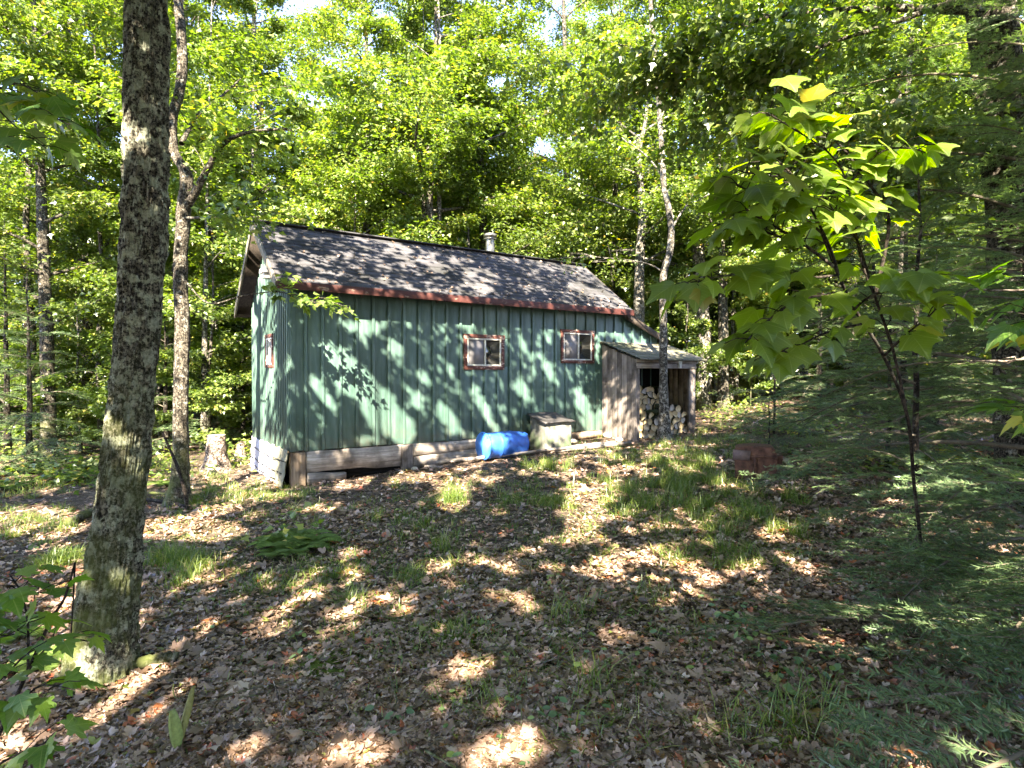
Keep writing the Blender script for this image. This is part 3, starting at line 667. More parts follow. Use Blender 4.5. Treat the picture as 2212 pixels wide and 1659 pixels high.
# slanted-lid wooden bin
bxu0, bxu1 = wall_u(1179, -.53, 950), wall_u(1234, -.53, 950); bg = gz(*loc2w(bxu0, -.4, 0)[:2])
binn = tag(empty("bin", loc2w(bxu0, -.53, bg), TH), "mossy plywood bin with a slanting dark lid beside the blue barrel", "bin")
w_ = bxu1 - bxu0; hf, hb = .80 - bg, .90 - bg
mb = MB(); t_ = .018
mb.box((0, 0, -.04), (w_, t_, hf)); mb.hexa([(0, t_, -.04), (t_, t_, -.04), (t_, .44, -.04), (0, .44, -.04), (0, t_, hf), (t_, t_, hf), (t_, .44, hb), (0, .44, hb)])
mb.hexa([(w_ - t_, t_, -.04), (w_, t_, -.04), (w_, .44, -.04), (w_ - t_, .44, -.04), (w_ - t_, t_, hf), (w_, t_, hf), (w_, .44, hb), (w_ - t_, .44, hb)])
mb.box((t_, .42, -.04), (w_ - t_, .44, hb)); mb.build("bin_box", M_box, binn, bevel=.004)
nx_ = 14; xs = np.linspace(-.05, w_ + .05, nx_); ys = np.linspace(-.06, .47, nx_); XX, YY = np.meshgrid(xs, ys)
ZZ = hf + .012 + (YY) * (hb - hf) / .44 + .02 * (vnoise(XX * 9, YY * 9, 2) - .3) - .02 * ((XX - w_ / 2) / .4) ** 2
i = (np.arange(nx_ - 1)[:, None] * nx_ + np.arange(nx_ - 1)[None]).ravel()
lid = link("bin_lid", make_mesh("bin_lid", np.column_stack([XX.ravel(), YY.ravel(), ZZ.ravel()]), quads=np.column_stack([i, i + 1, i + nx_ + 1, i + nx_])), M_tar, binn); lid.modifiers.new("t", 'SOLIDIFY').thickness = .022
# plank along the foot of the wall
def plank(p, q, w, t, m, lab, lift=0.02, nm="plank"):
    p = np.array(p); q = np.array(q); L = np.linalg.norm(q - p); n_ = 20
    o = empty("x", (0, 0, 0)); bpy.data.objects.remove(o)
    mb = MB(); s = np.linspace(0, L, n_); e = .012
    zz = .01 * (vnoise(s * 2, 3, L) - .5); top = t / 2 + zz + .004 * R.normal(size=n_); bot = -t / 2 + zz
    wv = w / 2 * (1 + .1 * (vnoise(s * 4, 1, w * 50) - .5))
    v_ = np.concatenate([np.column_stack([s, -wv, bot]), np.column_stack([s, -wv, top]), np.column_stack([s, wv, top]), np.column_stack([s, wv, bot])])
    j = np.arange(n_ - 1); qd = np.concatenate([np.column_stack([a_ * n_ + j, a_ * n_ + j + 1, b_ * n_ + j + 1, b_ * n_ + j]) for a_, b_ in ((0, 1), (1, 2), (2, 3), (3, 0))] + [np.array([[0, n_, 2 * n_, 3 * n_]]), np.array([[n_ - 1, 4 * n_ - 1, 3 * n_ - 1, 2 * n_ - 1]])])
    mb.add(v_, quads=qd); ob = mb.build(nm, m)
    d = (q - p) / L; ob.location = p + np.array([0, 0, lift]); ob.rotation_euler = Vector(d).to_track_quat('X', 'Z').to_euler(); return tag(ob, lab, "plank")
plank(gpt(865, 1012), gpt(1362, 963), .09, .05, M_grey_h, "long weathered plank on the ground in front of the blue barrel", .045)
plank(gpt(1010, 1004) + [0, .05, 0], gpt(1330, 966) + [0, .12, 0], .07, .04, M_grey_h, "thin grey plank lying just behind the long plank", .08)
plank(gpt(870, 1002), gpt(946, 1012), .10, .03, M_grey_h, "short weathered board end by the wall foot", .02)
# stones below the wall
def rock_mesh(seed, fl=.6):
    n1, n2 = 16, 12; a = np.linspace(0, 2 * np.pi, n1, endpoint=False); b = np.linspace(-np.pi / 2, np.pi / 2, n2)
    A, B = np.meshgrid(a, b); P = np.stack([np.cos(B) * np.cos(A), np.cos(B) * np.sin(A), fl * np.sin(B)], -1)
    r_ = 1 + .5 * (fbm(P[..., 0] * 1.4 + seed, P[..., 1] * 1.4, P[..., 2] * 1.4) - .5) + .12 * (vnoise(P[..., 0] * 5 + seed, P[..., 1] * 5, P[..., 2] * 5) - .5)
    P = P * r_[..., None]; i_, j_ = np.meshgrid(np.arange(n2 - 1), np.arange(n1), indexing='ij'); j2 = (j_ + 1) % n1
    return make_mesh("stone", P.reshape(-1, 3), quads=np.stack([i_ * n1 + j_, i_ * n1 + j2, (i_ + 1) * n1 + j2, (i_ + 1) * n1 + j_], -1).reshape(-1, 4), smooth=True)
for k_, (px, py, s, lab) in enumerate([(1253, 948, .17, "flat pale stone under the wall beside the bin"), (1285, 945, .24, "largest pale stone under the cabin wall"), (1318, 946, .15, "rounded stone next to the woodshed side wall"), (1240, 957, .09, "small stone at the bin's right foot"), (1340, 955, .10, "small stone at the woodshed's front corner"), (893, 1018, .07, "small stone by the end of the long plank")]):
    p = gpt(px, py); o = link("stone", rock_mesh(k_ * 3.1), M_stone); o.location = p + [0, .12, s * .25]; o.scale = (s, s * .7, s * .8); o.rotation_euler = (0, 0, k_); tag(o, lab, "stone")
# rusty iron stove body
rp = gpt(1632, 1028); rs = tag(empty("rusty_stove", rp, rad(-22)), "rusty sheet iron stove body standing in the grass right of the woodshed", "stove")
hw, hd, hh = .235, .19, .385
def prism(mb_, outline, x0, x1):
    n_ = len(outline); v_ = [(x0, y, z) for y, z in outline] + [(x1, y, z) for y, z in outline]
    c = np.array(outline).mean(0); v_ += [(x0, c[0], c[1]), (x1, c[0], c[1])]
    q = [(k, (k + 1) % n_, n_ + (k + 1) % n_, n_ + k) for k in range(n_)]
    t = [(2 * n_, (k + 1) % n_, k) for k in range(n_)] + [(2 * n_ + 1, n_ + k, n_ + (k + 1) % n_) for k in range(n_)]
    mb_.add(v_, t, q)
def xprism(mb_, outline, y0, y1):  # outline in x,z
    n0 = mb_.n; prism(mb_, [(x, z) for x, z in outline], y0, y1); v_ = mb_.v[-1]; mb_.v[-1] = v_[:, [1, 0, 2]]
mb = MB(); xprism(mb, [(-hw, -.02), (hw * .9, -.04), (hw * 1.02, .10), (hw * 1.04, .26), (hw * .98, .31), (hw * .80, hh - .015), (hw * .62, hh), (-.05, hh + .004), (-hw * .92, hh - .015), (-hw * 1.04, hh - .05), (-hw * 1.02, .26)], -hd, hd)
mb.build("stove_body", M_rust, rs, bevel=.015)
mb = MB(); mb.box((-hw * 1.06, -hd - .022, .225), (-.06, -hd - .004, .335), jit=.006); mb.build("iron_plate", M_rust_plate, rs)
mb = MB(); mb.box((-.055, -hd - .018, .255), (hw * .98, -hd - .002, .275), jit=.004); mb.box((-.02, -hd - .016, .0), (.01, -hd - .002, .25), jit=.004); mb.build("flange", M_rust, rs)
mb = MB(); mb.box((hw * 1.02, -hd * .6, .17), (hw * 1.28, .02, .27), jit=.006); mb.build("flue_collar", M_rust, rs, bevel=.006)

# ------------------------------------------------------------ trunks by picture points
def spline(P, n):
    P = np.asarray(P, float); k = len(P); t = np.linspace(0, k - 1, n); i_ = np.clip(t.astype(int), 0, k - 2); f = (t - i_)[:, None]
    p0 = P[np.clip(i_ - 1, 0, k - 1)]; p1 = P[i_]; p2 = P[i_ + 1]; p3 = P[np.clip(i_ + 2, 0, k - 1)]
    return .5 * ((2 * p1) + (-p0 + p2) * f + (2 * p0 - 5 * p1 + 4 * p2 - p3) * f ** 2 + (-p0 + 3 * p1 - 3 * p2 + p3) * f ** 3)
def detailed_trunk(P, rads, rings, sides, amp, fz, fa, flare=0.0, seed=0):
    Q = spline(np.column_stack([P, rads]), rings); pts, rr = Q[:, :3], Q[:, 3]
    th = np.arange(sides) * 2 * np.pi / sides; A, S = np.meshgrid(th, np.linspace(0, 1, rings) * np.linalg.norm(pts[-1] - pts[0]))
    ca, sa = np.cos(A), np.sin(A); rx = rr[:, None]
    n = fbm(ca * fa + seed, sa * fa, S * fz, 4); n2 = fbm(ca * fa * 2.6 + seed, sa * fa * 2.6, S * fz * 3.2, 3)
    big = fbm(ca * 1.3 + seed, sa * 1.3, S * 1.6, 2) - .5
    r_ = rx * (1 + .16 * big) + amp * (np.abs(n - .5) * 3.2 + (n2 - .5) * 1.2 - .4)
    if flare:
        f = np.exp(-S / .22); r_ = r_ + flare * f * (.6 + .7 * np.maximum(0, np.sin(A * 4 + seed)) )
    v_ = np.stack([pts[:, None, 0] + r_ * ca, pts[:, None, 1] + r_ * sa, np.broadcast_to(pts[:, None, 2], r_.shape)], -1).reshape(-1, 3)
    i_, j_ = np.meshgrid(np.arange(rings - 1), np.arange(sides), indexing='ij'); j2 = (j_ + 1) % sides
    return v_, np.stack([i_ * sides + j_, i_ * sides + j2, (i_ + 1) * sides + j2, (i_ + 1) * sides + j_], -1).reshape(-1, 4)

# ------------------------------------------------------------ gaps cut into the canopy shape so sun patches land in these ellipses
EL = []
def el(cx, cy, rx, ry, ang=0, p=1.0, s=1.0, ox=0, oy=0): EL.append((cx * s + ox, cy * s + oy, rx * s, ry * s, rad(ang), p))
A1 = dict(s=.3905, ox=504, oy=432); A2 = dict(s=.358, ox=936, oy=612)
for a in [(700,680,160,36,0,.8),(790,760,110,70,30,.7),(900,800,80,50,50,.6),(560,850,120,60,35,.95),(660,980,190,105,42,1),(800,1130,250,100,50,1),(480,1050,130,60,48,1),(900,1240,170,80,48,1),(1020,1120,95,45,55,1),(1200,1215,130,50,56,1),(730,1325,110,36,0,.95),(960,900,60,60,50,.6),(1295,705,70,32,20,1),(1060,985,50,28,60,1),(1385,1120,100,30,58,1),(300,930,22,70,80,1),(330,1320,20,60,80,1),(420,760,60,22,60,.7),(1180,900,60,22,60,.7),(960,1370,40,60,0,.9),(1080,1400,130,50,0,.6),(640,1420,60,25,0,.7),(170,1430,110,150,0,.95),(160,900,90,430,0,.75),(190,430,60,120,0,.8),
          (450,345,230,50,14,.68),(790,240,210,42,12,.85),(700,345,200,45,12,.62),(1000,320,250,60,14,.55),(1260,380,240,60,14,.48),(420,440,200,20,6,.75),(1000,470,260,40,10,.35),(250,215,70,22,10,.8),(330,480,50,14,0,1),(720,512,100,10,4,.9)]: el(*a, **A1)
for a in [(90,810,170,52,60,1),(320,780,170,30,58,1),(560,400,110,24,60,.9),(690,520,130,28,60,1),(540,640,100,36,60,.9),(700,290,34,62,0,1),(900,720,110,44,60,.9),(950,850,90,60,60,1),(1110,300,140,36,0,.65),(1010,420,46,70,0,.6),(1080,800,100,130,0,.65),(1060,540,60,60,60,.4),(1570,640,22,150,0,.9),(690,890,70,90,60,.6),(770,950,30,60,60,.8),(1000,930,150,55,0,.8),(200,240,70,40,30,.8),(60,560,60,24,60,.7),
          (200,20,260,40,12,.4),(1000,95,230,60,24,.85),(700,60,200,40,12,.5),(1300,390,180,30,18,.6),(1390,450,120,40,0,.6),(400,930,140,30,0,.55)]: el(*a, **A2)
for a in [(400,1145,140,30,0,.95),(500,1110,90,20,0,.85),(80,1130,120,40,0,.92),(560,1060,70,22,0,.8),(700,1095,70,16,0,.8),(480,1000,120,45,0,.85),(525,1035,90,22,0,.8),(860,1035,200,14,-4,.75),(980,1080,42,30,0,.95),
          (1280,1000,80,28,0,.75),(1265,1105,55,60,0,.95),(1190,1110,60,22,0,.55),(1400,1130,60,22,0,.6),(1480,990,100,40,0,.6),(1570,925,70,26,0,.8),(1395,1235,150,46,4,.95),(1440,1290,60,22,0,.95),(1010,1440,54,38,0,.95),(760,1620,120,36,-10,.95),(1090,1615,120,36,-5,.95),(1000,1500,60,14,0,.4),(960,1370,40,14,0,.5),
          (600,1410,30,9,0,.8),(560,1600,60,30,0,.6),(2090,1200,150,45,8,.8),(1980,1335,90,36,0,.8),(2170,1340,50,26,0,.6),(1640,900,100,28,0,.75),(1275,1050,75,85,0,.85),(1250,965,100,20,0,.8),(1560,1048,60,14,0,.8),(1710,1052,60,16,0,.7),(1640,940,90,16,0,.8),(1500,1105,120,18,0,.6),(1960,1150,90,24,0,.7),(2120,1420,90,26,0,.6),(1850,1440,90,20,0,.5),(1700,1260,70,20,0,.6),(150,1190,90,22,0,.7),(30,1300,60,30,0,.6),(1900,960,80,30,0,.4),(1780,1290,60,20,0,.4),(1200,1180,40,18,0,.5),(1120,1160,60,12,0,.5),(30,1240,60,30,0,.4),(700,1310,18,8,0,.6),(1660,1060,60,14,0,.5),(1750,1000,80,20,0,.5)]: el(*a)
EL = np.array(EL)
def lit_prob(px, py):
    out_ = np.zeros(len(px))
    for cx, cy, rx, ry, a, p in EL:
        dx, dy = px - cx, py - cy; c, s = math.cos(a), math.sin(a)
        q = ((dx * c + dy * s) / rx) ** 2 + ((-dx * s + dy * c) / ry) ** 2
        out_ = np.maximum(out_, np.where(q < 1.0, p, 0))
    return out_
def landing(P):
    """where sunlight passing through P lands: world point and the kind of surface"""
    L = -SUN_TO; n = len(P); best = np.full(n, 1e9); kind = np.full(n, 0)
    t = (P[:, 2] - .1) / -L[2]
    for _ in range(6):
        Q = P + L * t[:, None]; t = t + (Q[:, 2] - ground_z(Q[:, 0], Q[:, 1])) / -L[2] * .9
    best = t.copy()
    def plane(pt, nrm, test, kd):
        nonlocal best, kind
        dn = float(L @ nrm)
        tt = ((pt - P) @ nrm) / dn; Q = P + L * tt[:, None] - C0; u_ = Q @ U; v_ = Q @ V; z_ = Q[:, 2]
        ok = (tt > 0) & (tt < best) & test(u_, v_, z_); best = np.where(ok, tt, best); kind = np.where(ok, kd, kind)
    plane(C0, V, lambda u_, v_, z: (u_ > 0) & (u_ < 7.3) & (z < 2.75), 1)
    plane(C0, U, lambda u_, v_, z: (v_ > 0) & (v_ < 2.4) & (z < 3.6), 2)
    d = np.array([R_RIDGE[0] - R_EAVE[0], R_RIDGE[1] - R_EAVE[1]]); d /= np.hypot(*d); nr = -d[1] * V + np.array([0, 0, d[0]])
    plane(loc2w(0, R_EAVE[0], R_EAVE[1]), nr, lambda u_, v_, z: (u_ > -.3) & (u_ < 6.3) & (v_ > -.3) & (v_ < 1.15), 3)
    plane(loc2w(5.75, 0, 0), U, lambda u_, v_, z: (v_ > -.92) & (v_ < 0) & (z < 2.2), 4)
    plane(loc2w(0, -.92, 0), V, lambda u_, v_, z: (u_ > 5.75) & (u_ < 7.37) & (z < 1.9), 5)
    return P + L * best[:, None], kind

print("setup", round(time.time() - T0, 1))
# ------------------------------------------------------------ broad-leaved trees
def tree_skeleton(rr, H, r0, crown_lo, spread, n_limb, n_sub, lean=.04, trunk_pts=None):
    """branch tubes and points along twigs where leaves sit"""
    if trunk_pts is None:
        zz = np.linspace(0, H, 10); w = np.cumsum(rr.normal(0, lean * H / 10, (10, 2)), 0); w -= w[0]; tp = np.column_stack([w, zz]); tp[0, 2] = -.1
    else: tp = np.asarray(trunk_pts, float)
    tubes = []; Ts = spline(tp, 26); s = np.linspace(0, 1, 26)
    tubes.append((Ts, np.maximum(r0 * (1 - s) ** .8, .012) * (1 + .35 * np.exp(-s * 40)), 10))
    twigs = []
    for k in range(n_limb):
        f = crown_lo + (1 - crown_lo) * ((k + rr.uniform(0, .9)) / n_limb) ** 1.05
        f = min(f, .985); base = Ts[int(f * 25)]; az = k * 2.4 + rr.uniform(-.5, .5)
        rel = (f - crown_lo) / (1 - crown_lo); L = spread * (1 - .62 * rel) * rr.uniform(.7, 1.15); el_ = rr.uniform(.15, .55) + .5 * rel
        d = np.array([math.cos(az) * math.cos(el_), math.sin(az) * math.cos(el_), math.sin(el_)])
        tt = np.linspace(0, 1, 7)[:, None]; sag = np.array([0, 0, -.16 * L]) * tt ** 2
        lp = base + d * L * tt + sag + np.cumsum(rr.normal(0, .025 * L, (7, 3)), 0) * tt
        rb = max(.012, r0 * .34 * (1 - .6 * f)); tubes.append((lp, np.linspace(rb, .006, 7), 5))
        for j in range(n_sub):
            g = rr.uniform(.25, 1.0); b = lp[int(g * 6)]; a2 = az + rr.choice([-1, 1]) * rr.uniform(.3, 1.2); l2 = L * rr.uniform(.18, .42)
            e = b + np.array([math.cos(a2), math.sin(a2), rr.uniform(-.12, .25)]) * l2
            mid = (b + e) / 2 + np.array([0, 0, .05 * l2]); tubes.append((np.array([b, mid, e]), np.array([.008, .006, .003]), 3)); twigs.append((b, e, l2))
        twigs.append((lp[3], lp[6], L * .5))
    return tubes, twigs
def leaves_on(rr, twigs, n_leaf, size, flat=.30, up=1.0, org=None):
    w = np.array([t[2] for t in twigs]); idx = rr.choice(len(twigs), n_leaf, p=w / w.sum()); B = np.array([t[0] for t in twigs])[idx]; E = np.array([t[1] for t in twigs])[idx]
    f = rr.uniform(.05, 1.12, n_leaf)[:, None]; ax = norm(E - B); lat = np.cross(ax, [0, 0, 1.0]); lat = norm(lat)
    wid = .40 * (w[idx])[:, None] * (1.1 - .5 * f)
    P = B + (E - B) * f + lat * rr.normal(0, 1, (n_leaf, 1)) * wid * .8 + np.column_stack([np.zeros((n_leaf, 2)), rr.normal(-.02, flat * .2, n_leaf)])
    if org is not None:
        Qw, kd = landing(P + org); ax_, ay_ = project(Qw); gap = (lit_prob(ax_, ay_) > rr.uniform(.3, .8, n_leaf)) & (kd > 0)  # leaves that would shade the chosen sun patches are left out
        ok = ~gap | (rr.random(n_leaf) < .04); P, ax, lat = P[ok], ax[ok], lat[ok]; n_leaf = len(P)
    tip = norm(ax * .6 + lat * rr.normal(0, .7, (n_leaf, 1)) + rr.normal(0, .35, (n_leaf, 3)) + np.array([0, 0, -.35]))
    nr = np.array([0, 0, up]) + rr.normal(0, .48, (n_leaf, 3))
    return leaf_cloud(P, tip, nr, size * rr.uniform(.7, 1.3, n_leaf), LEAF6, LEAF6_T, rnd=np.clip(rr.normal(.5, .2, n_leaf) + .3 * (vnoise(P[:, 0] * .8, P[:, 1] * .8, P[:, 2] * .8) - .5), 0, 1))
def tubes_mesh(name, tubes):
    mb = MB()
    for p, r_, s in tubes: mb.tube(p, r_, s, cap=False, rnd=.5)
    return mb.mesh(name, True)
def build_tree(name, tm, cm, tmat, lmat, loc, rz, sc=1.0, szz=None):
    o = empty(name, loc, rz); o.scale = (sc, sc, szz or sc)
    t = link("trunk", tm, None, o); c = link("crown", cm, None, o)
    if not tm.materials: tm.materials.append(tmat)
    if not cm.materials: cm.materials.append(lmat)
    return o
TALL, MID, LOW = [], [], []
for s in range(5):
    rr = np.random.default_rng(100 + s); H = rr.uniform(15, 19)
    tb, tw = tree_skeleton(rr, H, rr.uniform(.15, .20), .20, 4.4, 30, 14)
    v_, t_, a_ = leaves_on(rr, tw, 46000, .086, .40, 1.3); TALL.append((tubes_mesh("trunk", tb), make_mesh("crown", v_, t_, None, a_)))
for s in range(4):
    rr = np.random.default_rng(200 + s); H = rr.uniform(6, 8.5)
    tb, tw = tree_skeleton(rr, H, rr.uniform(.04, .065), .12, 2.4, 24, 9, .06)
    v_, t_, a_ = leaves_on(rr, tw, 17000, .088, .28, 1.3); MID.append((tubes_mesh("trunk", tb), make_mesh("crown", v_, t_, None, a_)))
for s in range(3):
    rr = np.random.default_rng(300 + s); H = rr.uniform(2.2, 3.2)
    tb, tw = tree_skeleton(rr, H, .02, .12, 1.1, 12, 5, .08)
    v_, t_, a_ = leaves_on(rr, tw, 3600, .085, .3); LOW.append((tubes_mesh("trunk", tb), make_mesh("crown", v_, t_, None, a_)))
BARE = []
for s in range(3):
    rr = np.random.default_rng(150 + s); tb, tw = tree_skeleton(rr, rr.uniform(13, 16), rr.uniform(.07, .11), .45, 2.6, 20, 9, .05)
    v_, t_, a_ = leaves_on(rr, tw, 20000, .095, .4, 1.3); BARE.append((tubes_mesh("trunk", tb), make_mesh("crown", v_, t_, None, a_)))
for k, (tm, cm) in enumerate(BARE): tm.materials.append([M_bark_pale, M_bark, M_bark_pale][k]); cm.materials.append(M_leaf)
for k, (tm, cm) in enumerate(TALL): tm.materials.append([M_bark, M_bark_pale, M_bark][k % 3]); cm.materials.append(M_leaf)
for k, (tm, cm) in enumerate(MID): tm.materials.append([M_bark_pale, M_bark][k % 2]); cm.materials.append(M_leaf)
for k, (tm, cm) in enumerate(LOW): tm.materials.append(M_bark); cm.materials.append(M_leaf)
print("tree meshes", round(time.time() - T0, 1))

# ------------------------------------------------------------ conifers
NEED = [(-.08, 0, 0), (.08, 0, 0), (0, 1, 0)]; NEED_T = [(0, 1, 2)]
def bough(seed, L, dens=1.0, nl=.02, sub=.10):
    rr = np.random.default_rng(seed); segs = []  # (start, end)
    ax = lambda f: np.array([f * L, .04 * L * math.sin(f * 3 + seed), .10 * L * math.sin(f * 2.6) - .16 * L * f * f])
    main = np.array([ax(f) for f in np.linspace(0, 1, 9)]); tubes_ = [(main, np.linspace(.011 * L, .0025, 9), 5)]
    for k in range(8): segs.append((main[k], main[k + 1]))
    nb = int(L / .085)
    for k in range(nb):
        f = .12 + .86 * (k + rr.uniform(0, .8)) / nb
        if rr.random() < .08: continue
        for sd in (-1, 1):
            b = ax(f); l = (L * .36) * (1 - .6 * f) * rr.uniform(.4, 1.3) + .05; a = sd * rr.uniform(.7, 1.1)
            d = np.array([math.cos(a), math.sin(a), rr.uniform(-.22, .10)]); e = b + d * l; m = (b + e) / 2 + np.array([0, 0, .03 * l])
            tubes_.append((np.array([b, m, e]), np.array([.0022, .0016, .0008]), 3)); segs.append((b, m)); segs.append((m, e))
            ns = int(l / .045)
            for q in range(1, ns):
                g = q / ns; bb = b + (e - b) * g
                for s2 in (-1, 1):
                    if rr.random() < .15: continue
                    a2 = a + s2 * rr.uniform(.6, .95); l2 = sub * (1 - .5 * g) * rr.uniform(.5, 1.2)
                    segs.append((bb, bb + np.array([math.cos(a2), math.sin(a2), rr.uniform(-.25, .1)]) * l2))
    B = np.array([s[0] for s in segs]); E = np.array([s[1] for s in segs]); ln = np.linalg.norm(E - B, axis=1)
    n = int(ln.sum() / .0052 * 2 * dens); idx = rr.choice(len(B), n, p=ln / ln.sum()); f = rr.random((n, 1)); P = B[idx] + (E[idx] - B[idx]) * f
    axd = norm(E[idx] - B[idx]); lat = norm(np.cross(axd, [0, 0, 1.0])) * rr.choice([-1, 1], (n, 1))
    tip = norm(axd * .75 + lat + rr.normal(0, .22, (n, 3)) + [0, 0, .1])
    v_, t_, a_ = leaf_cloud(P, tip, np.array([0, 0, 1.0]) + rr.normal(0, .3, (n, 3)), nl * rr.uniform(.7, 1.25, n), NEED, NEED_T)
    mb = MB()
    for p, r_, s in tubes_: mb.tube(p, r_, s, cap=False, rnd=.5)
    mb.add(v_, t_, None, .5); me = mb.mesh("bough"); nt_ = sum(len(x) for x in mb.q) ; r0_ = mb.n - len(v_)
    arr = np.empty(len(me.vertices), np.float32); me.attributes["rnd"].data.foreach_get("value", arr); arr[r0_:] = a_["rnd"]; me.attributes["rnd"].data.foreach_set("value", arr)
    me.materials.append(M_needle); me.materials.append(M_twig)
    mi = np.zeros(len(me.polygons), np.int32); mi[len(t_):] = 1; me.polygons.foreach_set("material_index", mi); return me
M_twig = simple("twig_bark", (.10, .085, .065), .9, .2, 0, 30, .4, .3)
BOUGH = [bough(s, 1.0, 1.0, .024) for s in range(4)]
BOUGH_FAR = [bough(20 + s, 1.0, .35, .032, .12) for s in range(2)]
print("boughs", round(time.time() - T0, 1), [len(b.polygons) for b in BOUGH])
def fir(x, y, H, r0, Lmax, n_b, label, group=None, seed=0, zlo=.15, far=False, az0=None, azr=math.pi, name="fir_tree", lean=(0, 0), droop=.12, prof=.8):
    rr = np.random.default_rng(seed); o = tag(empty(name, (x, y, gz(x, y))), label, "fir tree", group)
    mb = MB(); zz = np.linspace(-.1, H, 12); mb.tube(np.column_stack([lean[0] * zz / H + rr.normal(0, .008, 12), lean[1] * zz / H + rr.normal(0, .008, 12), zz]), np.linspace(r0, .006, 12), 9, rnd=.5)
    mb.build("trunk", M_bark_dk, o, smooth=True)
    for k in range(n_b):
        f = (k + rr.uniform(0, .8)) / n_b; z = zlo + (H - zlo) * f * .97; L = Lmax * (1 - f) ** prof * rr.uniform(.75, 1.15) + .10
        az = k * 2.399 + rr.uniform(-.3, .3)
        if az0 is not None: az = az0 + rr.uniform(-azr, azr)
        b = bpy.data.objects.new("branch", (BOUGH_FAR if far else BOUGH)[k % (2 if far else 4)]); col.objects.link(b); b.parent = o
        b.location = (lean[0] * z / H, lean[1] * z / H, z); b.scale = (L, L * rr.uniform(.85, 1.1), L); b.rotation_euler = (rr.uniform(-.25, .25), droop + rr.uniform(-.18, .18) - .5 * f, az)
    return o

# ------------------------------------------------------------ named trees of the picture
# 1. the big foreground maple
Yb = 3.35
pts = [(212,1490,Yb),(222,1400,Yb),(240,1250,Yb),(258,1100,Yb+.02),(280,900,Yb+.04),(290,800,Yb+.06),(305,600,Yb+.08),(313,400,Yb+.1),(315,278,Yb+.12),(316,0,Yb+.15),(316,-140,Yb+.17),(312,-230,Yb+.18)]
W_ = [150,138,120,101,94,92,94,93,91,87,86,80]
P = np.array([at(a, b, c) for a, b, c in pts]); rads = np.array([w / 2 * c / F_PX * .91 for w, (_, _, c) in zip(W_, pts)])
base1 = np.array([P[0][0], P[0][1], 0]); P[0][2] -= .08
v_, q_ = detailed_trunk(P - base1, rads, 760, 170, .022, 6.0, 6.5, .06, 3)
big = tag(empty("maple_tree", base1), "thick rough-barked maple trunk rising at the left in front of the cabin", "tree")
link("trunk", make_mesh("trunk", v_, None, q_, smooth=True), M_bark_big, big)
big_top = P[-1]
mb = MB()
for dx, dy, r_ in ((-1.5, -.4, .062), (.95, .5, .055), (-.2, -1.2, .04)):
    mb.tube(spline(np.array([big_top - base1 + [0, 0, -.12], big_top - base1 + [dx * .3, dy * .3, .45], big_top - base1 + [dx * .7, dy * .7, 1.3], big_top - base1 + [dx, dy, 2.6]]), 14), np.linspace(r_ * 1.25, r_ * .35, 14), 10, rnd=.5)
mb.build("limb", M_bark_big, big, smooth=True)
# 2. crooked maple
Yc = 7.75
pts = [(383,1098),(386,1060),(390,1000),(390,900),(392,800),(394,700),(390,620),(390,555),(394,500),(397,451),(404,400),(400,370),(384,345),(375,325),(371,278),(374,245),(384,215),(393,160),(394,120),(391,60),(385,0),(380,-120),(384,-300)]
wd = [70,44,34,31,30,29,28,27,28,30,28,25,23,21,21,21,20,20,20,19,18,16,13]
P = np.array([at(a, b, Yc) for a, b in pts]); b2 = np.array([P[0][0], P[0][1], 0]); P[0][2] = gz(*b2[:2]) - .1
v_, q_ = detailed_trunk(P - b2, np.array(wd) / 2 * Yc / F_PX, 260, 40, .012, 4, 4, .05, 9)
crook = tag(empty("maple_tree", b2), "crooked twisting maple just left of the cabin with a forking limb", "tree")
tb, tw = [], []; tw2 = []
def limb(px_pts, Y0, dY, r0_, r1_, sub=0, org=b2, tl=None, seed=1, sl=.7, col_=None):
    global tb
    tw = globals()['tw']
    n_ = len(px_pts); Q = np.array([at(a, b, Y0 + dY * k / (n_ - 1)) for k, (a, b) in enumerate(px_pts)]) - org; Q = spline(Q, n_ * 4)
    tb.append((Q, np.linspace(r0_, r1_, len(Q)), 8)); rr = np.random.default_rng(seed)
    if col_ is not None: tw = col_
    for k in range(sub):
        i_ = int(rr.uniform(.3, 1) * (len(Q) - 1)); d = norm(Q[i_] - Q[max(0, i_ - 2)]); e = Q[i_] + (d * .7 + rr.normal(0, .5, 3) * [1, 1, .35]) * sl
        tb.append((np.array([Q[i_], (Q[i_] + e) / 2 + [0, 0, .03], e]), np.array([.009, .006, .003]), 4)); tw.append((Q[i_], e, np.linalg.norm(e - Q[i_])))
    return Q
limb([(400,452),(420,420),(440,380),(465,335),(490,305),(540,285),(620,278)], Yc, -.6, .055, .012, 9, seed=2)
limb([(392,310),(405,285),(425,250),(470,215),(520,170)], Yc, .8, .035, .01, 8, seed=3)
limb([(395,600),(450,655),(520,640),(600,630),(650,648),(700,655)], Yc, -.2, .012, .003, 7, seed=4, sl=.3, col_=tw2)
limb([(395,470),(430,470),(490,460),(550,430),(585,405)], Yc, -1.2, .02, .006, 7, seed=5, sl=.55)
mb = MB(); mb.add(v_, None, q_, .5)
for p, r_, s in tb: mb.tube(p, r_, s, cap=False, rnd=.5)
mb.build("trunk", M_bark, crook, smooth=True)
rr = np.random.default_rng(5); v_, t_, a_ = leaves_on(rr, tw, 3000, .085, .3, org=b2); v2_, t2_, a2_ = leaves_on(rr, tw2, 170, .095, .25); nv_ = len(v_)
link("crown", make_mesh("crown", np.concatenate([v_, v2_]), np.concatenate([t_, t2_ + nv_]), None, {"rnd": np.concatenate([a_["rnd"], a2_["rnd"]])}), M_leaf, crook)
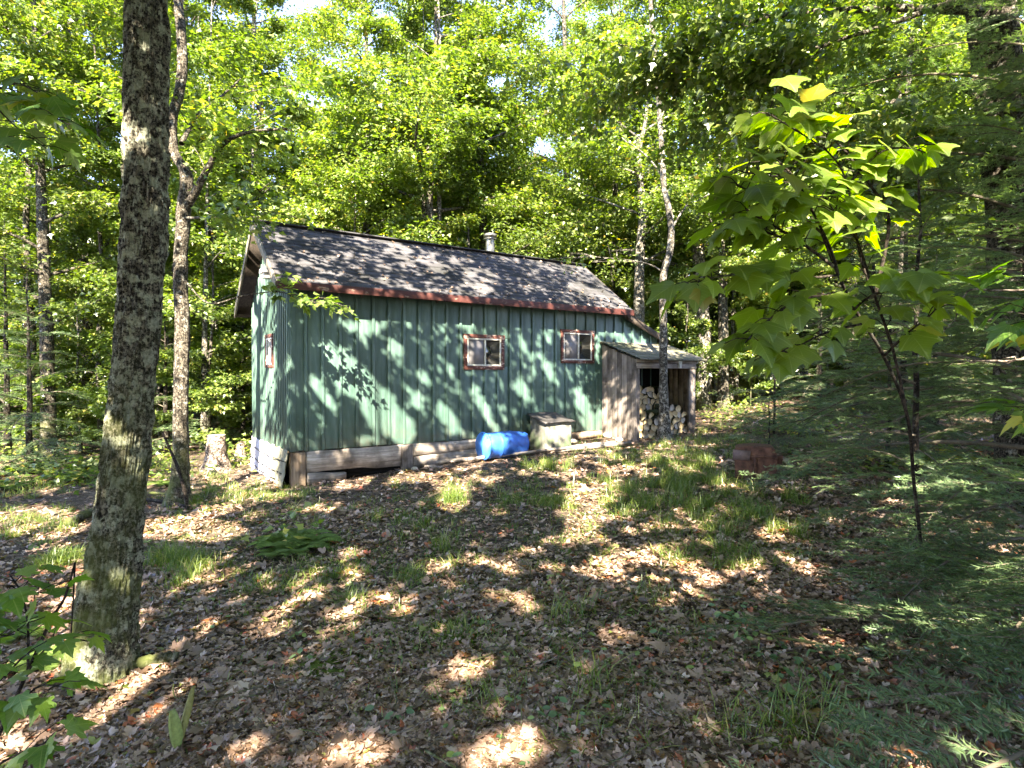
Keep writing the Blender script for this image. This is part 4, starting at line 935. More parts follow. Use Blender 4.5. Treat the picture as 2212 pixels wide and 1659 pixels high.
# 3. further trunks in view
def picture_tree(px_pts, Y0, wpx, mat, label, k, n_leaf=9000, spread=3.2, H=15, lo=.35, seed=0, name="maple_tree"):
    P = np.array([at(a, b, Y0) for a, b in px_pts]); b = np.array([P[0][0], P[0][1], 0]); P[0][2] = gz(*b[:2]) - .1; P = P - b
    if P[-1][2] < H: P = np.vstack([P, P[-1] + [0.2 * (k % 3 - 1), .3, H - P[-1][2]]])
    rr = np.random.default_rng(400 + seed); tb_, tw_ = tree_skeleton(rr, H, wpx / 2 * Y0 / F_PX, lo, spread, 20, 8, trunk_pts=P)
    v_, t_, a_ = leaves_on(rr, tw_, int(n_leaf * 1.5), .092, .4, 1.3); o = tag(empty(name, b), label, "tree")
    link("trunk", tubes_mesh("trunk", tb_), mat, o); link("crown", make_mesh("crown", v_, t_, None, a_), M_leaf, o); return o
picture_tree([(106,1010),(105,900),(100,700),(92,500),(85,300),(76,100),(72,-50)], 12.2, 34, M_bark, "tall grey-trunked maple near the left edge of the clearing", 0, 14000, seed=1, lo=.28)
picture_tree([(928,760),(928,600),(926,500),(922,400),(928,320),(940,240)], 14.5, 38, M_bark, "maple standing right behind the cabin roof, its trunk over the ridge", 1, 20000, spread=4.2, seed=2, lo=.42)
picture_tree([(1380,850),(1380,690),(1382,560),(1388,450),(1380,330),(1400,200)], 15.5, 28, M_bark_pale, "pale-trunked maple behind the right end of the cabin roof", 2, 18000, seed=3, lo=.35, spread=4)
picture_tree([(440,960),(441,850),(443,700),(446,500),(450,300)], 13.0, 16, M_bark_pale, "slim pale tree behind the stump", 1, 7000, spread=2.6, H=11, seed=4)
picture_tree([(1562,875),(1562,700),(1560,560),(1555,400)], 15.5, 26, M_bark, "dark maple trunk beyond the rusty stove", 0, 14000, seed=5)
picture_tree([(1582,880),(1582,760),(1586,600),(1590,420)], 16.5, 12, M_bark_pale, "thin young tree close beside the dark maple trunk", 2, 6000, spread=2.2, H=12, seed=6)
picture_tree([(1320,860),(1322,640),(1326,450),(1330,300)], 19, 16, M_bark_pale, "slender grey tree behind the chimney end of the roof", 2, 12000, seed=8)
# slim tree in front of the woodshed
Ys = 10.85
pts = [(1436,952),(1434,880),(1433,800),(1433,700),(1432,640),(1434,590),(1446,545),(1450,500),(1444,450),(1434,400),(1430,330),(1424,230),(1416,120),(1405,0),(1400,-160)]
P = np.array([at(a, b, Ys) for a, b in pts]); b3 = np.array([P[0][0], P[0][1], 0]); P -= b3; P[0][2] = gz(*b3[:2]) - .08
v_, q_ = detailed_trunk(P, np.array([28,20,17,16,15.5,15,15,14,13,13,12,11,10,9,8]) / 2 * Ys / F_PX, 200, 26, .007, 5, 3, .07, 4)
slim = tag(empty("maple_tree", b3), "slim spotted tree growing right in front of the woodshed opening", "tree")
tb, tw = [], []
limb([(1433,385),(1400,340),(1360,310),(1330,300)], Ys, 1, .02, .006, 6, b3, seed=11); limb([(1448,500),(1480,450),(1530,420),(1580,380)], Ys, .5, .02, .006, 7, b3, seed=12)
limb([(1425,260),(1460,200),(1500,160),(1560,120)], Ys, -.5, .02, .006, 8, b3, seed=13); limb([(1418,160),(1370,110),(1320,90)], Ys, .5, .02, .006, 8, b3, seed=14)
limb([(1435,590),(1400,570),(1340,560),(1270,555),(1180,560)], Ys, -.3, .016, .004, 10, b3, seed=15, sl=.5)
mb = MB(); mb.add(v_, None, q_, .5)
for p, r_, s in tb: mb.tube(p, r_, s, cap=False, rnd=.5)
mb.tube(np.array([P[0] + [0, -.02, .12], P[0] + [.12, -.1, .10], P[0] + [.45, -.25, .05]]), np.array([.03, .022, .008]), 6, rnd=.5); mb.tube(np.array([P[0] + [0, -.02, .12], P[0] + [-.15, -.1, .09], P[0] + [-.38, -.2, .04]]), np.array([.03, .02, .008]), 6, rnd=.5)
mb.build("trunk", M_bark_pale, slim, smooth=True)
rr = np.random.default_rng(6); v_, t_, a_ = leaves_on(rr, tw, 3800, .09, .3, org=b3); link("crown", make_mesh("crown", v_, t_, None, a_), M_leaf, slim)
# 7. big tree at the right edge with long limbs across the top
Yr = 6.2
pts = [(2215,1100),(2205,800),(2195,600),(2185,450),(2170,300),(2155,150),(2140,0),(2120,-200)]
P = np.array([at(a, b, Yr) for a, b in pts]); b4 = np.array([P[0][0], P[0][1], 0]); P -= b4; P[0][2] = gz(*b4[:2]) - .1
v_, q_ = detailed_trunk(P, np.array([105,98,96,94,92,90,86,80]) / 2 * Yr / F_PX, 240, 60, .022, 4, 4, .06, 6)
edge = tag(empty("maple_tree", b4), "big shaggy-barked tree at the right edge with long limbs over the clearing", "tree")
tb, tw = [], []
limb([(2140,20),(2060,22),(1960,18),(1860,20),(1700,32),(1560,62),(1500,100),(1440,135),(1400,150)], Yr, 1.0, .05, .014, 20, b4, seed=21, sl=.9)
limb([(2130,-20),(2010,20),(1900,60),(1800,90),(1720,130),(1650,190),(1560,250)], Yr, .6, .035, .008, 20, b4, seed=22, sl=.8)
limb([(2160,250),(2060,180),(1980,190),(1900,240),(1840,290),(1780,300)], Yr, .2, .03, .008, 16, b4, seed=23, sl=.7)
limb([(2165,330),(2080,300),(1950,330),(1850,400)], Yr, -.8, .025, .006, 14, b4, seed=24, sl=.6)
mb = MB(); mb.add(v_, None, q_, .5)
for p, r_, s in tb: mb.tube(p, r_, s, cap=False, rnd=.5)
mb.build("trunk", M_bark, edge, smooth=True)
rr = np.random.default_rng(7); v_, t_, a_ = leaves_on(rr, tw, 13000, .085, .35, org=b4); link("crown", make_mesh("crown", v_, t_, None, a_), M_leaf, edge)
print("named trees", round(time.time() - T0, 1))

# ------------------------------------------------------------ the surrounding woods
def in_clear(x, y):
    q = np.array([x, y, 0]) - C0; u_, v_ = q @ U, q @ V
    if -1.2 < u_ < 8.6 and -4 < v_ < 3.6: return True
    if y < 11.5 and -6.2 < x < 6.0: return True
    px, _ = project(np.array([x, y, 1.0]))
    if y < 15 and px > 1480 and px < 1800: return True
    return False
def scatter(n, ymin, ymax, mind, seed, xw=1.0, ok=lambda x, y: True):
    rr = np.random.default_rng(seed); out_ = []
    for _ in range(n * 60):
        y = ymin + (ymax - ymin) * rr.random() ** 1.0; x = rr.uniform(-1, 1) * (y * xw + 3)
        if in_clear(x, y) or not ok(x, y): continue
        if all((x - a) ** 2 + (y - b) ** 2 > mind ** 2 for a, b in out_): out_.append((x, y))
        if len(out_) >= n: break
    return out_
def side_word(x, y):
    px, _ = project(np.array([x, y, 2.0])); return "left of" if px < 540 else ("right of" if px > 1500 else "behind")
for k, (x, y) in enumerate(scatter(54, 13, 40, 2.2, 1, ok=lambda x, y: not (y > 17 and -60 < float(project(np.array([x, y, 2.0]))[0]) < 300))):
    tm, cm = TALL[k % 5]; sw = side_word(x, y)
    tag(build_tree("maple_tree", tm, cm, None, None, (x, y, gz(x, y)), random.uniform(0, 6.28), random.uniform(.8, 1.1)), f"tall leafy maple in the woods {sw} the cabin", "tree", f"tall maples in the woods {sw} the cabin")
for k, (x, y) in enumerate(scatter(26, 11.6, 19, 1.6, 12)):
    tm, cm = BARE[k % 3]; sw = side_word(x, y)
    tag(build_tree("slender_tree", tm, cm, None, None, (x, y, gz(x, y)), random.uniform(0, 6.28), random.uniform(.8, 1.05)), f"slender straight tree with a bare lower trunk {sw} the cabin", "tree", f"slender bare-stemmed trees {sw} the cabin")
for k, (x, y) in enumerate(scatter(78, 12.5, 26, 1.3, 2)):
    tm, cm = MID[k % 4]; sw = side_word(x, y)
    tag(build_tree("young_maple", tm, cm, None, None, (x, y, gz(x, y)), random.uniform(0, 6.28), random.uniform(.7, 1.1)), f"young understory maple with thin trunk {sw} the cabin", "tree", f"young maples {sw} the cabin")
for k, (x, y) in enumerate(scatter(80, 11.5, 22, .9, 3)):
    tm, cm = LOW[k % 3]; sw = side_word(x, y)
    tag(build_tree("maple_sapling", tm, cm, None, None, (x, y, gz(x, y)), random.uniform(0, 6.28), random.uniform(.6, 1.1)), f"low bushy maple sapling in the undergrowth {sw} the cabin", "sapling", f"saplings in the undergrowth {sw} the cabin")
for k, (x, y) in enumerate([(1.9, 23), (3.6, 29), (-4.5, 28)]):
    tm, cm = TALL[k % 5]; tag(build_tree("maple_tree", tm, cm, None, None, (x, y, gz(x, y)), k * 1.3, 1.1), "tall leafy maple in the woods behind the cabin", "tree", "tall maples in the woods behind the cabin")
# the woods at the photographer's back: they close the sky there and mirror in the window panes
rr = np.random.default_rng(60)
for k in range(46):
    tall = k < 20; x = -24 + 48 * ((k * .618) % 1) + rr.uniform(-1, 1); y = rr.uniform(-36, -25) if tall else rr.uniform(-15, -9)
    tm, cm = (TALL[k % 5] if tall else MID[k % 4]); tag(build_tree("maple_tree" if tall else "young_maple", tm, cm, None, None, (x, y, gz(x, y)), k * 1.7, rr.uniform(.8, 1.0)), "maple in the woods at the photographer's back", "tree", "maples at the photographer's back")
# conifers deeper in the woods (dark tiers)
for k, (x, y, H) in enumerate([(-8.6, 10.8, 3.6), (-10.5, 12.6, 5), (-7.2, 12.6, 3.2), (-9.6, 9.2, 2.6), (-12, 15, 7), (-6.3, 14.2, 3), (-14, 13, 8), (8.2, 13.8, 5), (7.4, 10.6, 3.4), (9.5, 11.8, 6), (6.6, 13.0, 2.4), (11, 15, 8), (5.6, 18, 5), (-8, 18, 7)]):
    fir(x, y, H, .035 + H * .008, 1.0 + H * .12, int(18 + H * 5), "dark fir in the shade at the left edge of the woods" if x < 0 else "dark fir in the shade at the right edge of the woods", "firs in the left woods" if x < 0 else "firs in the right woods", 50 + k, far=True)
# the wood beyond: one far mass
rr = np.random.default_rng(77); n = 60000
yy = rr.uniform(42, 62, n); ang = rr.uniform(-1.0, 1.0, n); xx = yy * np.tan(ang * .82); cl = fbm(xx * .25, yy * .25, 1.0, 2)
zz = rr.random(n) ** .8 * (13 + 9 * cl) ; P = np.column_stack([xx, yy, zz])
v_, t_, a_ = leaf_cloud(P, rr.normal(0, 1, (n, 3)), np.array([0, -.5, .8]) + rr.normal(0, .5, (n, 3)), rr.uniform(.5, 1.0, n), LEAF6, LEAF6_T)
link("far_wood", make_mesh("far_wood", v_, t_, None, a_), M_leaf); tag(bpy.data.objects["far_wood"], "far-off green mass of forest beyond the trees", "wood", kind="stuff")
print("woods", round(time.time() - T0, 1))

# ------------------------------------------------------------ canopy over and behind the camera: unseen trees, leaves cut to shape dappled shade
rr = np.random.default_rng(31)
stands = [(-5.5, -2.5), (-2.2, -5.0), (1.6, -3.2), (4.6, -1.8), (7.0, 1.8), (-7.0, 2.2), (-3.6, -9), (3.2, -8.5), (7.5, -5), (-8.5, -5)]
n = 300000
Yc_ = rr.uniform(-8, 6.5, n); Xc_ = rr.uniform(-10, 10, n); lowest = 1.6 + .70 * np.maximum(Yc_, 0) + np.where(Yc_ > 0, .5, 2.4) + np.maximum(0, -Yc_) * .2
Zc_ = lowest + rr.random(n) ** 1.3 * 4.0
P = np.column_stack([Xc_, Yc_, Zc_])
Q, kind = landing(P); qx, qy = project(Q)
lp = lit_prob(qx, qy)
pa = P @ norm(np.cross(SUN_TO, [0, 0, 1.0])); pb = P @ norm(np.cross(SUN_TO, np.cross(SUN_TO, [0, 0, 1.0])))
hole = vnoise(pa * 6.5, pb * 6.5, kind * 1.0) * .6 + vnoise(pa * 14, pb * 14, 7.0 + kind) * .4
gnd = (kind == 0) & (Q[:, 1] > 2) & (Q[:, 1] < 13); coarse = fbm(pa * 1.1, pb * 1.1, 4.0, 2)
lp = np.maximum(lp, np.where(gnd, np.clip((coarse - .42) * 3.6, .0, .72) * np.where(qx < 1380, 1, .9), 0))
qt = np.quantile(hole, np.linspace(0, 1, 101)); hr = np.interp(hole, qt, np.linspace(0, 1, 101))
keep = (hr > lp) | (rr.random(n) < .03 * (lp < .9)); keep &= lp < .89
unseen_ = (Q[:, 1] < 1.6) | (qx < -250) | (qx > 2450); keep &= ~(unseen_ & (rr.random(n) < .8))
# light that reaches the woods behind is let through, except over the dark sides
L = -SUN_TO; tt = (13.5 - P[:, 1]) / L[1]; zb_ = P[:, 2] + L[2] * tt; xb_ = P[:, 0] + L[0] * tt; pxb, _ = project(np.column_stack([xb_, np.full(n, 13.5), zb_]))
over = zb_ > 3.0; open_ = over & (rr.random(n) < np.where(pxb > 1750, .35, np.where((pxb < 480) & (zb_ < 6.5), .5, .93))); keep &= ~open_
keep &= ~((~over) & (Q[:, 1] > 12) & (pxb > 150) & (pxb < 1650) & (rr.random(n) < .6))
# lumpy density
dn = fbm(P[:, 0] * .9, P[:, 1] * .9, P[:, 2] * .9, 2); keep &= (rr.random(n) < np.clip((dn - .25) * 3.2, .35, 1))
tpx, tpy = project(P); keep &= ~((P[:, 1] > .3) & (tpy > -60))
P = P[keep]; n = len(P); S_ = np.array(stands + [tuple(big_top[:2])]); own = np.argmin(((P[:, None, :2] - S_[None]) ** 2).sum(-1), 1)
print("canopy leaves", n)
for k, (sx_, sy_) in enumerate(S_):
    m_ = own == k; Pk = P[m_]; nk = len(Pk)
    if not nk: continue
    if k < len(stands):
        g0 = gz(sx_, sy_); o = tag(empty("maple_tree", (sx_, sy_, g0)), "tall unseen maple standing beside and behind the photographer, leaves cut to dapple the clearing", "tree", "maples around the viewpoint"); org = np.array([sx_, sy_, g0])
        mb = MB(); zz = np.linspace(-.1, 10, 9); mb.tube(np.column_stack([rr.normal(0, .05, 9), rr.normal(0, .05, 9), zz]), np.linspace(.17, .05, 9), 10)
    else: o = big; org = base1; mb = MB()
    for j in rr.choice(nk, min(26, nk), replace=False):
        e = Pk[j] - org; b = np.array([0, 0, max(1.5, e[2] - 1.2 - .4 * np.hypot(e[0], e[1]))]) if k < len(stands) else (big_top - org)
        if k < len(stands): mb.tube(np.array([b, (b + e) / 2 + [0, 0, .2], e]), np.array([.04, .022, .006]), 5)
    if mb.n: mb.build("trunk", M_bark, o, smooth=True)
    v_, t_, a_ = leaf_cloud(Pk - org, rr.normal(0, 1, (nk, 3)) * [1, 1, .4] + [0, 0, -.2], np.array([0, -.3, 1.0]) + rr.normal(0, .35, (nk, 3)), .135 * rr.uniform(.7, 1.25, nk), LEAF6, LEAF6_T)
    link("crown", make_mesh("crown", v_, t_, None, a_), M_leaf, o)
print("canopy", round(time.time() - T0, 1))
# ------------------------------------------------------------ close saplings with large leaves
def sapling(name, label, stems, leaf_tmpl, leaf_tris, mat, size, org_px, org_Y, hangs=.75, dens=.085, seed=0, twig_m=None, extra=(), rlo=0.0):
    rr = np.random.default_rng(seed); g0 = at(org_px[0], org_px[1], org_Y); base = np.array([g0[0], g0[1], gz(g0[0], g0[1])])
    o = tag(empty(name, base), label, "sapling"); mb = MB(); LP, LT, LS = [], [], []
    for st in stems:
        pts_, Y0, Y1, r0_, r1_, leafy = st; n_ = len(pts_); Q = np.array([at(a, b, Y0 + (Y1 - Y0) * k / max(1, n_ - 1)) for k, (a, b) in enumerate(pts_)]) - base
        Q = spline(Q, n_ * 6); mb.tube(Q, np.linspace(r0_, r1_, len(Q)), 7, rnd=.5)
        if not leafy: continue
        Ls = np.linalg.norm(Q[-1] - Q[0]); m_ = max(2, int(Ls / dens))
        for k in range(m_):
            f = .25 + .75 * (k + rr.uniform(0, .6)) / m_; f = min(f, 1); i_ = int(f * (len(Q) - 1)); d = norm(Q[i_] - Q[max(0, i_ - 3)])
            for s in ((-1, 1) if f < .97 else (0,)):
                side = norm(np.cross(d, [0, 0, 1.0])) * s; pet = (side * .8 + d * .5 + np.array([0, 0, rr.uniform(-.1, .35)]) + rr.normal(0, .15, 3)) * rr.uniform(.05, .11) * (size / .10)
                e = Q[i_] + pet; mb.tube(np.array([Q[i_], (Q[i_] + e) / 2 + [0, 0, .008], e]), np.array([.0016, .0014, .0012]), 4, rnd=.5)
                LP.append(e); LT.append(norm(pet) * .7 + np.array([0, 0, -hangs * rr.uniform(.5, 1.2)]) + rr.normal(0, .12, 3)); LS.append(size * rr.uniform(.7, 1.2))
    for (a, b, Yx, s_) in extra:
        LP.append(at(a, b, Yx) - base); LT.append(np.array([rr.normal(0, .5), -.2, -.8])); LS.append(s_)
    mb.build("stem", twig_m or M_bark_dk, o, smooth=True); LP, LT, LS = np.array(LP), np.array(LT), np.array(LS)
    nr = np.array([0, -.15, 1.0]) + rr.normal(0, .28, LP.shape)
    rv = rlo + (1 - rlo) * rr.random(len(LP))
    v_, t_, a_ = leaf_cloud(LP, LT, nr, LS, leaf_tmpl, leaf_tris, rv, True)
    link("leaves", make_mesh("leaves", v_, t_, None, a_, smooth=True), mat, o); return o
sapling("striped_maple", "striped maple sapling with big drooping leaves right of the cabin", [
    ([(1990,1180),(1975,1050),(1960,900),(1909,770),(1846,668),(1811,594),(1776,504)], 3.0, 1.7, .0085, .0045, False),
    ([(1811,594),(1795,540),(1768,482),(1733,412),(1709,377),(1678,345)], 1.73, 1.62, .0045, .002, True),
    ([(1800,575),(1740,530),(1700,505),(1640,470),(1610,450)], 1.7, 1.59, .005, .002, True),
    ([(1740,530),(1680,510),(1620,490),(1570,488)], 1.7, 1.54, .004, .002, True),
    ([(1846,668),(1800,640),(1720,650),(1650,700),(1610,740)], 1.76, 1.59, .005, .002, True),
    ([(1960,900),(1930,760),(1890,640),(1850,516),(1810,470),(1780,420)], 1.87, 1.7, .005, .002, True),
    ([(1890,640),(1860,560),(1830,400),(1790,330),(1700,270),(1650,240)], 1.87, 1.7, .004, .0015, True),
    ([(1890,640),(1920,480),(1880,400),(1800,300),(1720,260)], 1.84, 1.76, .006, .002, True),
    ([(1846,668),(1880,640),(1960,610),(2020,600)], 1.76, 1.59, .004, .002, True),
    ([(1776,504),(1700,440),(1640,420),(1590,400)], 1.7, 1.54, .004, .002, True),
    ([(1709,377),(1660,380),(1600,370)], 1.62, 1.54, .003, .0015, True),
    ([(1811,594),(1740,600),(1640,590),(1540,600),(1490,620)], 1.73, 1.54, .004, .0015, True),
    ([(1860,700),(1780,720),(1700,760),(1640,770)], 1.76, 1.65, .004, .0015, True),
    ([(1909,770),(1960,720),(2010,680),(2040,640)], 1.79, 1.7, .004, .0015, True),
    ([(1830,400),(1900,330),(1960,320),(2000,330)], 1.76, 1.7, .004, .0015, True)],
    GOOSE, GOOSE_T, M_big, .074, (1990, 1180), 3.0, .75, .040, 3)
sapling("maple_sapling", "leafy maple sapling in the bottom left corner of the clearing", [
    ([(-60,1700),(10,1560),(60,1450),(110,1340),(140,1290),(162,1215)], 1.75, 1.9, .007, .003, False),
    ([(162,1215),(158,1300),(152,1400)], 1.9, 1.88, .003, .002, False),
    ([(60,1450),(60,1350),(45,1280),(20,1240)], 1.8, 1.9, .004, .002, True),
    ([(60,1450),(100,1400),(140,1380),(190,1385)], 1.8, 1.9, .003, .002, True),
    ([(-60,1700),(-40,1450),(-20,1330),(30,1290),(90,1280)], 1.7, 1.75, .005, .002, True),
    ([(10,1560),(60,1500),(100,1480),(160,1490)], 1.75, 1.7, .003, .002, True),
    ([(-60,1640),(-20,1500),(10,1460),(40,1430)], 1.7, 1.6, .004, .002, True),
    ([(-60,1700),(0,1650),(60,1620),(110,1600)], 1.6, 1.6, .004, .002, True),
    ([(-120,1500),(-60,1400),(-10,1380),(30,1370)], 1.8, 1.7, .004, .002, True)],
    MAPLE, MAPLE_T, M_mleaf, .085, (-60, 1690), 1.75, .55, .075, 8, extra=((115,1600,1.55,.10),(40,1500,1.6,.06),(90,1520,1.6,.05)))
sapling("maple_sapling", "tall maple sapling whose dark leafy twig hangs in from the upper left", [
    ([(-420,1500),(-380,900),(-330,500),(-260,300)], 2.6, 2.6, .022, .012, False),
    ([(-330,520),(-150,260),(-60,200),(20,215),(90,240),(150,270)], 2.6, 2.2, .010, .002, True),
    ([(-60,200),(0,190),(40,180),(80,200)], 2.4, 2.2, .004, .002, True),
    ([(-10,230),(30,270),(70,300),(100,320)], 2.3, 2.2, .003, .0015, True)],
    MAPLE, MAPLE_T, M_mleaf, .10, (-420, 1500), 2.6, .7, .07, 15)
sapling("maple_sapling", "maple sapling whose bright leaves poke in at the right edge", [
    ([(2420,1500),(2400,1000),(2370,800),(2340,640)], 2.2, 2.1, .014, .008, False),
    ([(2370,800),(2290,660),(2240,600),(2205,560)], 2.1, 1.9, .006, .002, True),
    ([(2370,830),(2300,720),(2260,690),(2215,680)], 2.1, 1.9, .005, .002, True),
    ([(2400,1000),(2330,930),(2260,900),(2210,890)], 2.1, 1.9, .004, .002, True)],
    MAPLE, MAPLE_T, M_mleaf, .11, (2420, 1500), 2.2, .6, .08, 19)

# ------------------------------------------------------------ firs on the right
fir(2.75, 2.35, 1.7, .03, 1.75, 18, "low fir spreading over the bottom right corner", seed=1, zlo=.10, az0=math.pi * 1.0, azr=1.5, droop=.05, prof=.5)
fir(3.15, 3.55, 3.2, .035, 1.55, 30, "young fir with long low boughs at the right edge of the clearing", seed=2, zlo=.15, az0=math.pi * 1.02, azr=1.7, droop=.06, prof=.6)
fir(2.97, 4.45, 3.0, .03, .85, 36, "young fir with two thin dark stems beside the striped maple", seed=3, zlo=.25, prof=.6)
fir(4.5, 5.3, 6.5, .06, 2.1, 70, "taller dark fir whose boughs cover the right edge", seed=4, zlo=.5, droop=.0, prof=.55)
fir(4.6, 7.4, 2.4, .03, .85, 30, "small fir just right of the rusty stove", seed=5, zlo=.12)
fir(5.3, 8.2, 5.2, .05, 1.7, 56, "mid-sized fir behind the small fir right of the stove", seed=6, zlo=.3)
fir(6.6, 7.0, 6.5, .06, 2.0, 60, "tall fir in the shade beyond the right edge tree", seed=7, zlo=.4)
fir(4.6, 10.6, 2.0, .025, .95, 26, "little fir at the end of the path beyond the woodshed", seed=8, zlo=.1, far=True)
fir(3.95, 9.3, .8, .012, .6, 12, "knee-high fir seedling in the lit grass by the path", seed=9, zlo=.05)
print("firs", round(time.time() - T0, 1))

# ------------------------------------------------------------ stump, sticks, logs
sp_ = gpt(468, 1017); st = tag(empty("tree_stump", sp_), "weathered cut tree stump left of the cabin", "stump")
hS = .60; P = np.array([[0, 0, -.1], [0, 0, .05], [0, 0, .2], [0, 0, .4], [0, 0, hS]]); v_, q_ = detailed_trunk(P, np.array([.24, .21, .165, .145, .14]), 60, 48, .018, 6, 5, .10, 2)
link("stump_side", make_mesh("stump_side", v_, None, q_, smooth=True), M_stump, st)
mb = MB(); top = v_[-48:] ; mb.add(np.concatenate([top, [[0, 0, hS + .01]]]), tris=[(48, k, (k + 1) % 48) for k in range(48)]); mb.build("cut_face", M_endw2, st)
sp_ = gpt(608, 985) + [-.55, 1.6, 0]; st = empty("tree_stump", (at(722 * .72, 1368 * .72, 11.2)[0], 11.2, gz(-4.5, 11.2)))
tag(st, "small rotten stump beside the cabin's far gable corner", "stump")
v_, q_ = detailed_trunk(np.array([[0, 0, -.1], [0, 0, .1], [.01, 0, .3]]), np.array([.11, .09, .05]), 20, 20, .015, 6, 4, .03, 5); link("stump_side", make_mesh("stump_side", v_, None, q_, smooth=True), M_stump, st)
def stick(pts_, r0_, r1_, mat, label, name="fallen_branch", cat="branch", group=None, wob=.01, forks=0, lift=.01, seed=0):
    rr = np.random.default_rng(seed + 900); P = np.array(pts_, float); c = P.mean(0); Q = spline(P - c, max(8, len(P) * 5)); Q = Q + np.cumsum(rr.normal(0, wob, Q.shape), 0) * .4
    mb = MB(); mb.tube(Q, np.linspace(r0_, r1_, len(Q)) * (1 + .15 * rr.normal(size=len(Q))), 8, rnd=.5)
    for k in range(forks):
        i_ = rr.integers(2, len(Q) - 1); d = norm(Q[i_] - Q[i_ - 1]); L_ = np.linalg.norm(Q[-1] - Q[0]) * rr.uniform(.15, .4); e = Q[i_] + (d + norm(np.cross(d, [0, 0, 1])) * rr.choice([-.8, .8]) + [0, 0, rr.uniform(0, .3)]) * L_ * .7
        mb.tube(np.array([Q[i_], (Q[i_] + e) / 2 + rr.normal(0, .01, 3), e]), np.array([r0_ * .5, r0_ * .35, r1_ * .5]), 5, rnd=.5)
    o = mb.build(name, mat, None, smooth=True, loc=c + [0, 0, lift]); return tag(o, label, cat, group)
a = gpt(405, 1104); stick([a, at(398, 1060, a[1] + .03), at(382, 1010, a[1] + .08), at(366, 970, a[1] + .12), at(352, 935, a[1] + .15)], .028, .012, M_bark_dk, "dark dead branch propped against the crooked maple", wob=.003)
def gl(pp, dz=.03): return [gpt(x, y) + [0, 0, dz] for x, y in pp]
stick(gl([(300,1084),(350,1090),(403,1101)]), .03, .022, M_bark_dk, "dark pole lying at the foot of the crooked maple", wob=.002)
stick(gl([(310,1074),(350,1078),(400,1084)], .06), .025, .015, M_bark, "grey pole lying behind the dark pole at the crooked maple", wob=.002)
stick(gl([(120,1480),(180,1474),(260,1464)], .035), .022, .028, M_bark_pale, "short mossy branch across the foot of the big maple trunk", wob=.002)
stick(gl([(285,1452),(330,1440),(380,1434)], .03), .04, .03, M_bark, "mossy rotten log piece right of the big maple trunk", wob=.003)
stick(gl([(205,1432),(270,1455),(330,1480),(395,1484),(470,1475)], .02), .007, .004, M_stump, "long thin bare twig curving past the trunk foot", "twig", "twig", wob=.004)
stick(gl([(560,1420),(600,1390),(640,1370)], .04), .006, .003, M_stump, "pale forked dead twig lying on the leaves", "twig", "twig", wob=.004, forks=4)
stick(gl([(1870,1545),(1940,1535),(2010,1528),(2090,1510)], .04), .016, .009, M_stump, "pale bare branch on the ground under the fir boughs", wob=.004)
stick(gl([(1640,1390),(1760,1420),(1840,1440)], .06), .010, .006, M_bark, "thin grey branch under the near fir boughs", forks=3)
stick([gpt(1840, 1395) + [0, 0, .25], gpt(1990, 1350) + [0, 0, .35], gpt(2120, 1300) + [0, 0, .4]], .009, .004, M_bark_pale, "bare grey fir branch jutting over the litter", forks=5)
stick([at(2212, 780, 2.4), at(2120, 785, 2.5), at(2040, 790, 2.6)], .006, .002, M_stump, "bare pale twig reaching in at the right edge", "twig", "twig", forks=4)
stick([at(2260, 625, 2.3), at(2150, 632, 2.4), at(2085, 636, 2.5), at(2050, 690, 2.55), at(2035, 720, 2.6)], .004, .002, M_stump, "thin light twig arching under the bright leaf", "twig", "twig")
rr = np.random.default_rng(5)
for k in range(46):
    px, py = rr.uniform(280, 1750), rr.uniform(1180, 1650)
    if k > 34: px, py = rr.uniform(1300, 2150), rr.uniform(1250, 1640)
    p = gpt(px, py); a_ = rr.uniform(0, 6.28); L_ = rr.uniform(.12, .45); d = np.array([math.cos(a_), math.sin(a_), 0]) * L_
    q = [p, p + d * .5 + rr.normal(0, .02, 3), p + d]; q = [[x[0], x[1], gz(x[0], x[1]) + rr.uniform(.02, .05)] for x in q]
    stick(q, rr.uniform(.0025, .006), .0015, [M_stump, M_bark_pale, M_bark][k % 3], "short dead twig lying among the fallen leaves", "twig", "twig", "twigs scattered over the leaf litter", .003, int(rr.integers(0, 3)), seed=k)
# firewood-coloured fallen limb on the left slope
stick(gl([(150,1140),(190,1120),(230,1108)], .05), .05, .05, M_bark, "mossy fallen log on the left slope behind the big trunk", "log", "log", wob=.002)

